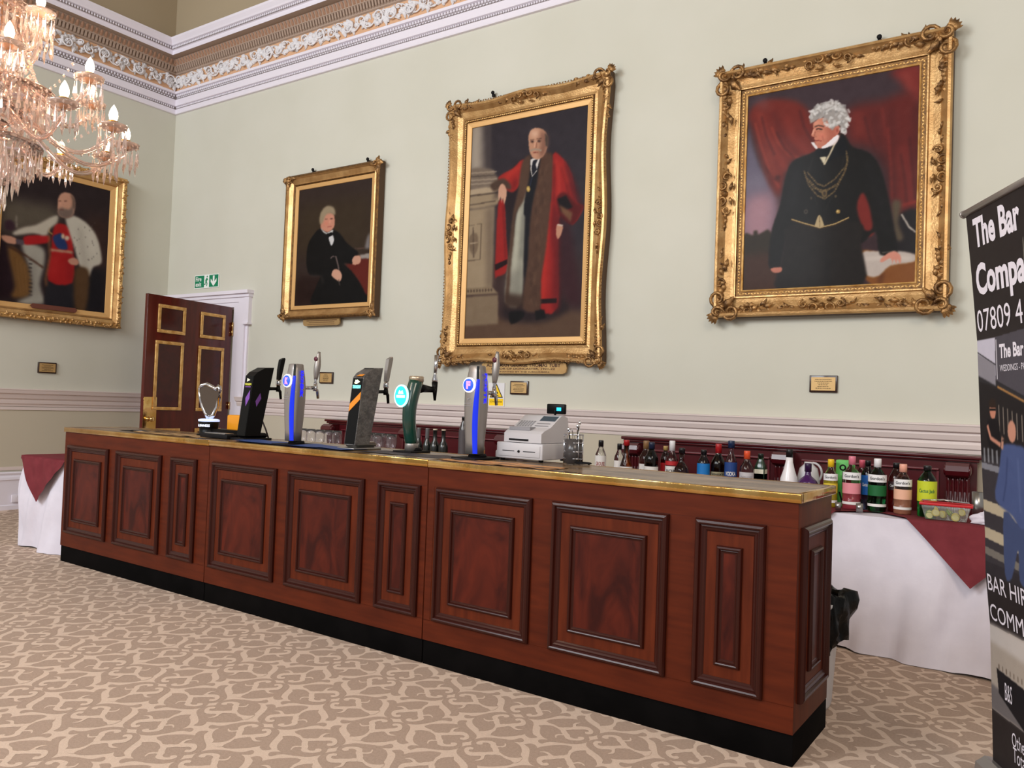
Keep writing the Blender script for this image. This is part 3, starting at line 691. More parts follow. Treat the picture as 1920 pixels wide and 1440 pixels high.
    C.poly([(546, 978), (560, 934), (570, 922), (580, 936), (592, 974), (572, 986)], (176, 156, 118), .8, sm=False); C.line([(570, 930), (572, 980)], 3, (110, 92, 66), .6)
    C.ell(656, 909, 10, 10, (158, 128, 72), .7); C.ell(654, 907, 4, 4, (214, 190, 130), .6); C.ell(507, 909, 10, 11, (74, 66, 58), .8); C.ell(507, 909, 5, 5, (30, 26, 24), .7); C.ell(645, 838, 6, 7, (84, 72, 52), .7); C.ell(532, 846, 6, 7, (70, 60, 46), .7)
    C.line([(690, 640), (660, 760), (600, 900)], 5, (44, 40, 38), 1.5, .7); C.line([(540, 660), (515, 740), (560, 880)], 5, (46, 42, 40), 1.5, .7); C.line([(860, 1100), (926, 1092)], 6, (120, 112, 104), 1, .6)
    # collar, stock, face, hair
    C.poly([(555, 625), (660, 560), (690, 580), (700, 640), (640, 660), (595, 690), (570, 660)], (16, 16, 20), 1.2)
    C.poly([(570, 657), (604, 655), (592, 692)], (206, 196, 170), 1); C.line([(592, 692), (620, 640), (657, 562)], 8, (204, 190, 160), 1)
    C.poly([(580, 606), (650, 556), (662, 566), (640, 600), (585, 616)], (228, 222, 222), 1); C.poly([(533, 590), (545, 588), (566, 614), (556, 618)], (226, 220, 220), 1)
    C.poly([(541, 505), (543, 526), (537, 545), (532, 556), (537, 563), (549, 566), (546, 573), (552, 579), (548, 587), (553, 593), (551, 603), (560, 613), (576, 617), (602, 604), (650, 562), (668, 525), (650, 500), (610, 478), (570, 476)], (198, 128, 104), .7, sm=False)
    C.poly([(600, 500), (655, 515), (655, 568), (610, 600), (592, 600), (606, 560)], (164, 92, 76), 5, .75); C.ell(582, 560, 15, 13, (214, 122, 104), 4, .8); C.ell(560, 500, 16, 14, (222, 164, 142), 4, .7); C.poly([(548, 596), (575, 590), (590, 600), (575, 616), (556, 612)], (186, 116, 98), 2.5, .8)
    C.line([(548, 519), (566, 512), (592, 517)], 6, (88, 60, 52), .8); C.line([(556, 530), (566, 526), (584, 531)], 6, (52, 34, 32), .7); C.line([(556, 538), (582, 540)], 4, (170, 104, 88), 1, .8); C.line([(547, 528), (538, 553)], 5, (228, 172, 150), 1, .9); C.line([(552, 540), (547, 560), (556, 566)], 4, (142, 78, 66), .9, .8); C.line([(549, 583), (566, 580), (580, 584)], 4, (140, 52, 50), .7); C.line([(584, 560), (590, 585)], 4, (160, 92, 78), 1.2, .7)
    C.ell(652, 533, 10, 18, (190, 112, 94), .9); C.ell(652, 535, 5, 10, (140, 74, 62), 1, .8)
    C.poly([(580, 612), (600, 598), (650, 556), (657, 570), (630, 598), (592, 618)], (232, 226, 228), .7); C.poly([(532, 590), (543, 592), (562, 612), (556, 620), (546, 612)], (224, 218, 220), .7)
    C.poly([(527, 500), (530, 452), (556, 424), (590, 406), (640, 400), (682, 420), (704, 460), (702, 505), (686, 545), (672, 538), (664, 512), (644, 516), (628, 534), (610, 500), (592, 474), (562, 484), (536, 500)], (158, 152, 148), 1.2)
    rh = random.Random(21); HB = [(532, 500), (530, 472), (538, 448), (560, 424), (590, 408), (622, 400), (655, 404), (684, 422), (702, 450), (706, 482), (700, 512), (688, 540), (672, 530)]
    for i in range(150):
        if i < 60: bx, by = HB[rh.randrange(len(HB))]; x = bx+rh.uniform(-9, 7); y = by+rh.uniform(-8, 8)
        else:
            a = rh.uniform(0, 6.28); q = rh.uniform(.1, 1)**.6; x = 620+78*q*cos(a); y = 462+56*q*sin(a)
        if x < 640 and y > 478+max(0, (x-560))*.75: continue
        g = rh.choice((214, 204, 190, 176, 140, 222)); C.ell(x, y, rh.uniform(6, 12), rh.uniform(4, 7), (g, g-3, g-5), .8, .7, rh.uniform(0, 3))
    for pts in ([(500, 722), (520, 785), (560, 835), (595, 850), (640, 815), (680, 740), (700, 680), (694, 625)], [(515, 728), (560, 780), (592, 792), (640, 760), (690, 700)], [(520, 760), (570, 815), (592, 822), (650, 780)], [(508, 750), (545, 800), (590, 812), (648, 790), (690, 720), (702, 650)]):
        C.line(pts, 6, (74, 60, 42), .8, .9)
        for a, b in zip(pts[:-1], pts[1:]):
            for k in range(7): C.ell(a[0]+(b[0]-a[0])*k/7, a[1]+(b[1]-a[1])*k/7, 5, 3.4, (124, 104, 70) if k % 2 else (92, 76, 52), .7, .8, rnd.uniform(0, 3))
    C.ell(593, 825, 13, 18, (112, 92, 60), 1); C.ell(593, 825, 7, 10, (64, 52, 38), 1)
    C.poly([(890, 1100), (925, 1094), (948, 1120), (944, 1152), (930, 1130), (928, 1152), (915, 1130), (908, 1155), (900, 1125), (860, 1145), (852, 1132)], (204, 140, 122), 1)
    C.poly([(345, 1172), (390, 1166), (394, 1186), (370, 1194), (350, 1188)], (186, 120, 102), 1)
    C.grain(2.2, 5)
    C.mesh('canvas', canvas_fn(-.636, .636, -.805, .80, .034), M['oil'], t)
pic_D()

# ---- full-length portrait of a mayor in red robes (centre)
def pic_C():
    w, h = 1.82, 2.63; t = thing('framed_portrait', 'tall swept gilt-framed full-length portrait of a man in a red and fur mayoral robe', 'painting', (5.83, -.012, 3.15))
    wav = lambda s_: .014-.030*(.5-.5*cos(4*pi*s_))
    prof = [(.0, .0, 1), (.0, .085, 1), (.015, .108, 1), (.035, .110, 1), (.05, .098, .9), (.09, .060, .5), (.14, .044, .1), (.165, .048, 0), (.178, .060, 0), (.19, .058, 0), (.196, .044, 0), (.205, .040, 0), (.245, .034, 0), (.248, .028, 0)]
    f = frame_mesh('frame', w, h, prof, [M['brown_edge'], M['gold'], M['gold_dark'], M['gold_slip']], t, [0, 1, 1, 1, 1, 1, 1, 2, 2, 2, 3, 3, 3], 24, wav)
    mb = MB(); bead_band(mb, w, h, .184, .058, .022, .012, .007, .008); mb.build('beaded_band', M['gold_pale'], f)
    mb = MB(); bead_band(mb, w, h, .015, .100, .03, .016, .008, .008); mb.build('edge_carving', M['gold_dark'], f)
    r = random.Random(11)
    for sx in (-1, 1):
        for sz in (-1, 1):
            o = corner_orn(sx, sz, .38, .092, r).build('corner_ornament', M['gold_orn'], t); o.location = (sx*(w/2+.022), 0, sz*(h/2+.022))
    for hz, out, p in ((True, 1, (0, h/2-.06)), (True, -1, (0, -h/2+.06)), (False, 1, (w/2-.06, 0)), (False, -1, (-w/2+.06, 0))):
        o = centre_orn(hz, .34, .085, r, out).build('centre_ornament', M['gold_orn'], t); o.location = (p[0], 0, p[1])
    hook(t, -.42, h/2+.05); hook(t, .78, h/2+.03)
    # name tablet
    mb = MB(); P = [(-.44, -.055), (.44, -.055), (.475, -.04), (.485, 0), (.475, .04), (.44, .055), (-.44, .055), (-.475, .04), (-.485, 0), (-.475, -.04)]
    mb.prism(P, lambda a, b, d: (a+.06, d, b-h/2-.045), -.03, -.05); nt_ = mb.build('name_tablet', noisy(mat('tablet_gilt', (196, 160, 104), .5, metal=.3), (178, 140, 88), nscale=12), t)
    mb = MB(); z = -h/2-.045
    text(mb, 'ALDERMAN GEORGE THOMAS TUBY', lambda a, b: (.06+a, -.0515, z+.026+b), .84, .034, bold=.02); text(mb, 'MAYOR OF DONCASTER, 1921-22', lambda a, b: (.06+a, -.0515, z-.010+b), .72, .020, bold=.02)
    text(mb, 'PRESENTED BY THE SUBSCRIBERS', lambda a, b: (.06+a, -.0515, z-.038+b), .6, .013, bold=.01); mb.build('name_lettering', mat('tablet_lettering', (70, 34, 22), .6), nt_)
    C = Canvas(240, 400, [(203, 308), (728, 192), (686, 1269), (157, 1280)], (50, 44, 50))
    C.poly([(150, 900), (720, 880), (700, 1290), (140, 1300)], (62, 44, 42), 20, .9)
    C.poly([(150, 1195), (420, 1165), (705, 1140), (700, 1280), (140, 1290)], (92, 70, 56), 6)
    C.poly([(170, 290), (284, 270), (282, 505), (165, 530)], (112, 102, 96), 3); C.poly([(205, 300), (240, 290), (238, 505), (198, 510)], (176, 164, 148), 8, .9); C.poly([(255, 285), (290, 280), (288, 505), (262, 508)], (62, 54, 56), 5, .9)
    C.poly([(190, 500), (290, 498), (305, 520), (322, 545), (325, 575), (185, 590)], (118, 104, 92), 2)
    for y in (512, 528, 545, 562): C.line([(190, y+6), (312, y-4)], 5, (168, 152, 132) if y % 3 else (72, 62, 56), 1, .8)
    C.poly([(183, 592), (325, 572), (325, 600), (183, 622)], (168, 150, 126), 1.5); C.poly([(183, 625), (325, 603), (322, 640), (300, 662), (182, 680)], (150, 132, 108), 2)
    C.line([(183, 622), (322, 602)], 5, (84, 70, 60), 1); C.line([(182, 662), (306, 642)], 5, (92, 78, 66), 1)
    C.poly([(178, 685), (300, 665), (287, 1035), (165, 1050)], (152, 134, 110), 2); C.poly([(262, 670), (302, 664), (290, 1035), (262, 1038)], (110, 94, 80), 6, .8)
    C.line([(182, 755), (242, 745), (234, 908), (176, 915)], 4, (96, 80, 66), 1); C.poly([(190, 800), (222, 790), (226, 850), (205, 890), (186, 850)], (118, 100, 82), 1.5); C.line([(205, 760), (206, 900)], 5, (92, 76, 64), 1); C.line([(190, 835), (226, 830)], 4, (176, 158, 134), 1)
    C.poly([(165, 1040), (285, 1030), (315, 1062), (163, 1072)], (132, 114, 92), 1.5); C.poly([(162, 1078), (314, 1066), (312, 1200), (155, 1212)], (126, 108, 88), 2)
    for k in range(9): C.ell(180+k*13, 1052-k*.8, 4, 7, (88, 72, 60), .8)
    C.poly([(300, 640), (340, 620), (360, 900), (350, 1080), (340, 1180), (520, 1190), (640, 1120), (600, 1050), (600, 500), (560, 430), (430, 450), (330, 560)], (38, 28, 32), 5, .9)
    # robe
    C.poly([(430, 452), (385, 492), (335, 520), (318, 545), (345, 585), (385, 600), (420, 560), (470, 500)], (152, 40, 36), 1.5); C.line([(420, 480), (360, 530), (350, 560)], 10, (206, 66, 50), 4, .7); C.line([(400, 540), (380, 590)], 16, (104, 26, 28), 4, .8)
    C.poly([(318, 650), (345, 648), (352, 800), (358, 950), (310, 985), (300, 975), (308, 800)], (148, 36, 34), 1.5); C.line([(340, 660), (348, 900)], 6, (96, 24, 26), 2, .8); C.poly([(300, 930), (356, 905), (358, 925), (302, 958)], (36, 16, 20), 1)
    C.poly([(560, 430), (608, 445), (648, 520), (672, 640), (700, 665), (650, 745), (598, 700), (585, 800), (580, 1120), (500, 1125), (515, 880), (550, 640)], (148, 36, 34), 1.5); C.poly([(612, 452), (650, 520), (690, 640), (698, 662), (660, 640), (640, 580), (618, 520)], (84, 26, 32), 4, .85); C.poly([(560, 640), (590, 700), (598, 800), (590, 1110), (556, 1118), (560, 900), (548, 760)], (104, 26, 30), 4, .8); C.line([(578, 450), (590, 540), (588, 620)], 12, (184, 58, 48), 3, .75); C.line([(600, 480), (622, 560), (632, 610)], 6, (92, 24, 26), 2, .8); C.line([(568, 470), (566, 640)], 6, (96, 24, 26), 2, .8)
    C.poly([(580, 620), (620, 600), (668, 650), (700, 660), (655, 742), (620, 735), (590, 700)], (88, 22, 24), 2); C.poly([(582, 630), (620, 612), (650, 665), (600, 690)], (24, 16, 20), 1.5); C.poly([(590, 655), (650, 690), (640, 735), (600, 690)], (112, 78, 56), 2)
    C.poly([(580, 700), (600, 760), (590, 900), (600, 1050), (640, 1110), (690, 1100), (660, 900), (640, 760)], (58, 26, 34), 6, .8)
    C.line([(545, 650), (525, 880), (512, 1100)], 14, (204, 56, 42), 4, .7); C.line([(600, 460), (630, 560)], 12, (198, 58, 44), 4, .7); C.poly([(498, 1085), (576, 1082), (576, 1104), (500, 1108)], (34, 16, 20), 1)
    C.poly([(425, 600), (445, 560), (440, 700), (430, 900), (415, 1105), (345, 1100), (360, 920), (375, 850), (395, 720)], (152, 150, 136), 2); C.line([(410, 680), (395, 860), (375, 1060)], 14, (196, 192, 174), 4, .7); C.line([(432, 700), (418, 900)], 10, (92, 90, 84), 4, .8); C.poly([(345, 980), (420, 940), (415, 1100), (345, 1100)], (108, 104, 96), 8, .5)
    C.poly([(430, 950), (445, 600), (470, 560), (470, 700), (445, 940), (440, 980)], (26, 26, 32), 2)
    C.poly([(460, 450), (512, 440), (500, 530), (475, 640), (462, 700), (430, 700), (440, 600), (440, 540)], (26, 26, 32), 1.5)
    C.poly([(430, 455), (462, 432), (462, 480), (452, 560), (430, 640), (395, 700), (385, 820), (372, 930), (360, 1090), (345, 1090), (360, 900), (382, 700), (405, 600), (415, 520)], (84, 62, 50), 2)
    C.poly([(512, 432), (545, 420), (562, 440), (556, 600), (530, 850), (505, 1000), (500, 1135), (422, 1130), (435, 1000), (448, 900), (456, 760), (470, 650), (490, 560)], (84, 60, 48), 2)
    for i in range(60):
        t_ = rnd.random(); x = 525-60*t_+rnd.uniform(-22, 22); y = 450+660*t_; C.line([(x, y), (x+rnd.uniform(-6, 6), y+26)], 5, (112, 86, 68) if i % 2 else (58, 40, 34), 1.8, .5)
    C.poly([(345, 1060), (430, 1070), (420, 1130), (345, 1130)], (62, 44, 36), 4, .9)
    C.poly([(282, 572), (310, 548), (345, 540), (372, 565), (372, 590), (330, 580), (300, 598)], (76, 58, 48), 2)
    C.poly([(462, 452), (476, 446), (508, 438), (500, 466), (490, 500), (470, 528), (464, 500)], (206, 200, 196), .8, sm=False); C.poly([(474, 456), (496, 450), (486, 474), (492, 498), (470, 524), (466, 496)], (30, 30, 40), .8, sm=False); C.line([(464, 490), (470, 530), (492, 500)], 4, (190, 184, 176), .6)
    C.line([(470, 530), (458, 575)], 5, (40, 44, 60), .7); C.ell(452, 585, 9, 14, (150, 122, 66), .8); C.ell(452, 585, 5, 9, (198, 170, 104), .8)
    C.poly([(455, 372), (455, 345), (464, 322), (482, 310), (505, 310), (526, 320), (538, 345), (540, 382), (532, 415), (516, 440), (496, 450), (476, 446), (464, 430), (457, 405)], (184, 138, 112), .9)
    C.poly([(512, 320), (540, 345), (540, 385), (530, 420), (512, 442), (500, 430), (508, 380), (504, 345)], (122, 84, 70), 4, .8); C.ell(482, 335, 18, 14, (222, 184, 160), 4, .8); C.poly([(528, 330), (544, 350), (540, 395), (530, 388)], (78, 64, 58), 1.2)
    C.line([(462, 364), (480, 361)], 4, (92, 62, 52), .8); C.line([(492, 358), (514, 356)], 4, (92, 62, 52), .8); C.ell(471, 371, 9, 7, (110, 78, 66), .8, .8); C.ell(502, 368, 10, 7, (104, 72, 60), .8, .8); C.ell(471, 371, 4, 3, (52, 36, 34), .6); C.ell(502, 368, 4, 3, (52, 36, 34), .6); C.line([(455, 371), (462, 371)], 2, (170, 160, 150), .5); C.line([(480, 369), (492, 368)], 2, (170, 160, 150), .5)
    C.line([(485, 372), (481, 396)], 4, (216, 166, 140), .9); C.line([(490, 376), (490, 398), (482, 401)], 4, (132, 88, 72), .9, .8); C.line([(462, 414), (472, 407), (484, 406), (500, 407), (512, 412)], 8, (156, 138, 122), .9); C.line([(474, 420), (498, 419)], 4, (128, 66, 58), .8); C.line([(476, 434), (500, 432)], 5, (200, 150, 126), 2, .7)
    C.poly([(318, 590), (335, 562), (352, 580), (356, 610), (344, 655), (338, 625), (334, 652), (328, 620), (320, 640)], (196, 152, 128), 1); C.poly([(580, 745), (605, 752), (598, 790), (582, 812), (574, 780)], (184, 136, 112), 1); C.line([(580, 746), (606, 750)], 5, (206, 196, 184), 1)
    C.poly([(362, 1150), (400, 1140), (432, 1150), (415, 1180), (370, 1200)], (18, 16, 18), 1.5); C.poly([(478, 1140), (520, 1135), (526, 1172), (482, 1182)], (20, 17, 19), 1.5)
    C.grain(2.2, 7)
    C.mesh('canvas', canvas_fn(-.675, .67, -1.09, 1.085, .022), M['oil'], t)
pic_C()

# ---- seated man with a walking stick (small, left of centre)
def pic_B():
    w, h = 1.515, 1.71; t = thing('framed_portrait', 'smallest framed portrait, a seated man in black holding a walking stick', 'painting', (3.208, -.012, 3.20))
    prof = [(.0, .0, 0), (.0, .085, 0), (.015, .098, 0), (.03, .095, 0), (.045, .072, 0), (.09, .045, 0), (.105, .050, 0), (.115, .040, 0), (.12, .034, 0), (.163, .026, 0), (.166, .02, 0)]
    frame_mesh('frame', w, h, prof, [M['gold_dark'], M['gold_slip'], M['brown_edge'], M['gold']], t, [2, 0, 0, 3, 3, 3, 0, 0, 1, 1])
    r = random.Random(5)
    for sx in (-1, 1):
        for sz in (-1, 1):
            mb = MB()
            for q in range(6): orn_leaf(mb, (-sx*rnd.uniform(0, .05), -sz*rnd.uniform(0, .05)), rnd.uniform(0, 6.3), .07, .02, .09, .014, rnd.uniform(-1, 1))
            orn_spiral(mb, (-sx*.04, -sz*.03), 0, sx, .035, 1.3, .007, .092); orn_leaf(mb, (-sx*.02, -sz*.05), -pi/2*sz, .12, .018, .088); orn_leaf(mb, (-sx*.05, -sz*.02), pi if sx > 0 else 0, .12, .018, .088)
            o = mb.build('corner_ornament', M['gold_orn'], t); o.location = (sx*(w/2-.012), 0, sz*(h/2-.012))
    hook(t, -.36, h/2+.03); hook(t, .52, h/2+.03)
    mb = MB(); P = [(-.27, -.04), (.27, -.04), (.295, -.025), (.30, .0), (.295, .04), (-.295, .04), (-.30, 0), (-.295, -.025)]
    mb.prism(P, lambda a, b, d: (a-.10, d, b-h/2-.04), -.03, -.048); n_ = mb.build('name_tablet', mat('tablet_gilt_dull', (170, 138, 92), .5, metal=.3), t)
    mb = MB(); r2_ = random.Random(2)
    for row, (l, hh) in enumerate(((.24, .010), (.20, .007), (.22, .005))):
        x = -l
        while x < l:
            d = r2_.uniform(.008, .02); mb.box((x-.10, -.0495, -h/2-.022-row*.022-hh/2), (x-.10+d, -.0482, -h/2-.022-row*.022+hh/2)); x += d+.005
    mb.build('engraved_lines', mat('tablet_engraving', (96, 64, 40), .6), n_)
    C = Canvas(150, 215, [(236, 298), (745, 204), (716, 1142), (205, 1175)], (56, 44, 40))
    C.poly([(230, 420), (740, 330), (735, 760), (220, 800)], (62, 50, 36), 12, .8); C.poly([(210, 960), (720, 900), (716, 1145), (200, 1180)], (40, 24, 22), 8, .9)
    C.poly([(560, 860), (640, 830), (727, 815), (716, 1145), (650, 1100), (600, 950)], (98, 38, 32), 3); C.poly([(655, 785), (728, 775), (727, 812), (665, 815)], (150, 142, 136), 1.2); C.poly([(690, 740), (705, 660), (726, 612), (728, 740)], (122, 116, 116), 2); C.line([(620, 740), (690, 735)], 8, (92, 70, 62), 1)
    C.poly([(385, 590), (335, 640), (297, 720), (287, 850), (312, 935), (385, 945), (350, 1040), (340, 1166), (705, 1144), (690, 1060), (655, 985), (600, 905), (545, 850), (610, 850), (615, 800), (650, 775), (600, 728), (560, 690), (520, 630), (470, 600)], (20, 19, 20), 1.2)
    C.line([(320, 940), (395, 945), (405, 1000)], 10, (52, 46, 44), 2)
    C.poly([(385, 580), (388, 520), (420, 470), (470, 480), (482, 530), (475, 585), (440, 618), (405, 608)], (196, 138, 116), 1); C.poly([(380, 560), (380, 490), (412, 432), (455, 424), (482, 450), (484, 492), (455, 478), (420, 492), (402, 540)], (152, 136, 112), 1.5)
    C.line([(415, 522), (434, 520)], 6, (92, 60, 52), .8); C.line([(450, 519), (468, 518)], 6, (92, 60, 52), .8); C.line([(448, 530), (450, 555)], 6, (216, 150, 128), 1); C.line([(432, 578), (460, 576)], 5, (146, 70, 66), .8); C.ell(425, 552, 12, 12, (210, 124, 104), 2, .6)
    C.poly([(388, 585), (402, 605), (430, 622), (470, 600), (462, 632), (420, 630), (398, 612)], (206, 202, 198), .8); C.poly([(442, 655), (468, 640), (478, 680), (462, 720), (448, 690)], (206, 204, 204), .8); C.poly([(428, 628), (466, 618), (464, 645), (430, 652)], (12, 12, 14), .8)
    C.poly([(468, 910), (488, 892), (520, 905), (535, 945), (522, 982), (500, 975), (465, 945)], (202, 156, 134), .8); C.poly([(606, 820), (622, 795), (655, 792), (665, 815), (655, 850), (612, 860)], (198, 150, 128), .8)
    C.line([(455, 812), (470, 798), (492, 800), (502, 840), (514, 895)], 8, (122, 104, 100), .8); C.line([(512, 970), (522, 1015)], 6, (90, 76, 72), .8)
    C.grain(2, 9)
    C.mesh('canvas', canvas_fn(-.594, .594, -.695, .705, .018), M['oil'], t)
pic_B()

# ---- robed man on the left wall (plain stand-in figure in the same colours)
def pic_A():
    w, h = 1.63, 1.94; t = thing('framed_portrait', 'gilt-framed portrait on the left wall, man in white ermine cape and red tunic', 'painting', (.012, -1.515, 3.20), pi/2)
    prof = [(.0, .0, 0), (.0, .085, 0), (.012, .102, 0), (.05, .102, 0), (.062, .085, 0), (.10, .065, 0), (.115, .07, 0), (.125, .058, 0), (.13, .05, 0), (.185, .034, 0), (.188, .026, 0)]
    f = frame_mesh('frame', w, h, prof, [M['gold_dark'], M['gold_slip'], M['gold_pale'], M['gold']], t, [0, 3, 2, 3, 3, 3, 3, 3, 1, 1])
    mb = MB(); bead_band(mb, w, h, .031, .100, .042, .024, .010, .012); bead_band(mb, w, h, .090, .068, .02, .008, .006, .006); mb.build('beaded_band', M['gold_pale'], f)
    mb = MB(); r = random.Random(8)
    for q in range(60):
        s_ = -w/2+.03+(w-.06)*q/59
        for sg in (1, -1): orn_leaf(mb, (s_, sg*(h/2-.03)), r.uniform(0, 6.3), .045, .012, .104, .010, r.uniform(-1.5, 1.5))
    for q in range(60):
        s_ = -h/2+.03+(h-.06)*q/59
        for sg in (1, -1): orn_leaf(mb, (sg*(w/2-.03), s_), r.uniform(0, 6.3), .045, .012, .104, .010, r.uniform(-1.5, 1.5))
    mb.build('carved_foliage', M['gold'], f)
    hook(t, .56, h/2+.03)
    mb = MB(); P = [(-.25, -.028), (.25, -.028), (.275, 0), (.25, .028), (-.25, .028), (-.275, 0)]
    mb.prism(P, lambda a, b, d: (a-.01, d, b-.80), -.055, -.068); mb.build('name_tablet', mat('tablet_copper', (122, 74, 62), .4, metal=.4), t)
    C = Canvas(190, 235, [(48, 135), (838, 322), (783, 1223), (-15, 1110)], (46, 36, 38))
    C.poly([(30, 380), (200, 400), (420, 440), (430, 560), (200, 620), (20, 600)], (102, 94, 80), 10, .8); C.poly([(640, 500), (830, 520), (800, 900), (660, 900)], (64, 44, 38), 12, .8); C.poly([(600, 880), (800, 900), (783, 1223), (560, 1190)], (28, 26, 32), 6, .9)
    C.poly([(-10, 690), (70, 740), (120, 1000), (100, 1080), (-20, 1060)], (38, 22, 30), 4); C.poly([(70, 735), (150, 760), (230, 900), (240, 1040), (190, 1090), (90, 1080), (120, 1000)], (116, 84, 48), 3)
    for k in range(7): C.line([(120+k*14, 800+k*12), (150+k*12, 1060)], 5, (160, 124, 74) if k % 2 else (76, 50, 34), 2, .7)
    C.poly([(170, 700), (330, 742), (335, 860), (300, 1000), (330, 1140), (130, 1125), (200, 1090), (240, 1060), (235, 900)], (160, 156, 146), 3); C.line([(250, 800), (270, 1080)], 26, (112, 106, 100), 6, .6)
    for y in range(820, 1080, 28): C.line([(220, y), (246, y+4)], 6, (54, 48, 50), 1)
    # man
    C.poly([(380, 780), (540, 780), (552, 985), (545, 1195), (345, 1160), (355, 980)], (40, 38, 44), 2)
    C.poly([(405, 600), (440, 562), (500, 575), (540, 640), (552, 760), (545, 992), (362, 972), (382, 780)], (160, 34, 36), 1.6); C.line([(420, 800), (400, 960)], 22, (188, 50, 46), 5, .6); C.line([(520, 800), (525, 980)], 18, (108, 22, 30), 5, .7)
    C.poly([(190, 655), (270, 645), (370, 650), (365, 700), (250, 712), (190, 708)], (164, 34, 38), 1.5)
    C.poly([(430, 640), (470, 640), (510, 742), (440, 745), (398, 668)], (42, 58, 104), 1.5); C.line([(385, 752), (545, 772)], 18, (176, 132, 110), 1.5)
    C.line([(372, 640), (376, 800), (345, 960), (350, 1010)], 16, (138, 92, 62), 2, .8); C.line([(380, 570), (370, 620), (398, 640)], 9, (176, 140, 84), 1.2)
    C.poly([(440, 505), (380, 520), (280, 570), (180, 590), (110, 625), (130, 645), (250, 632), (350, 650), (378, 600), (430, 560)], (184, 176, 162), 2)
    C.poly([(495, 520), (560, 508), (640, 550), (705, 620), (745, 710), (762, 850), (700, 880), (665, 950), (640, 895), (600, 880), (575, 800), (552, 720), (520, 620)], (190, 184, 172), 2); C.line([(600, 600), (620, 760), (640, 880)], 20, (146, 138, 128), 5, .7); C.line([(680, 640), (710, 780)], 24, (216, 210, 198), 6, .6)
    for i in range(30): C.ell(rnd.uniform(540, 730), rnd.uniform(560, 850), 4, 7, (92, 86, 84), .8, .5)
    C.ell(475, 655, 12, 20, (206, 180, 150), 1.5); C.ell(505, 668, 18, 18, (196, 176, 156), 1.5)
    C.poly([(438, 430), (446, 372), (480, 340), (530, 345), (562, 380), (566, 440), (552, 500), (500, 522), (450, 505), (440, 470)], (192, 146, 124), 1.2); C.poly([(535, 350), (566, 390), (566, 460), (545, 450), (548, 400)], (96, 80, 72), 2); C.poly([(440, 462), (470, 450), (520, 462), (550, 440), (552, 500), (510, 526), (462, 516), (438, 490)], (118, 100, 92), 2); C.line([(446, 402), (466, 400)], 7, (96, 64, 56), 1); C.line([(484, 402), (506, 400)], 7, (96, 64, 56), 1); C.line([(462, 405), (456, 438)], 7, (212, 160, 138), 1.4); C.line([(452, 464), (480, 462)], 5, (112, 56, 54), 1)
    C.poly([(30, 645), (90, 650), (135, 672), (130, 708), (70, 700), (30, 668)], (190, 142, 120), 1.2); C.poly([(130, 668), (186, 680), (186, 715), (134, 708)], (88, 76, 84), 1.2); C.poly([(512, 825), (560, 810), (590, 840), (575, 868), (525, 855)], (186, 136, 116), 1.2)
    C.line([(60, 715), (200, 790), (330, 880)], 12, (70, 44, 34), 1.5); C.poly([(560, 905), (620, 880), (670, 930), (640, 1190), (560, 1180)], (88, 64, 42), 3)
    C.poly([(60, 540), (110, 545), (125, 600), (70, 610), (50, 575)], (60, 40, 50), 2); C.line([(135, 500), (138, 590)], 8, (148, 138, 128), 1.5)
    C.grain(2, 10)
    C.mesh('canvas', canvas_fn(-.632, .632, -.79, .79, .024), M['oil'], t)
pic_A()

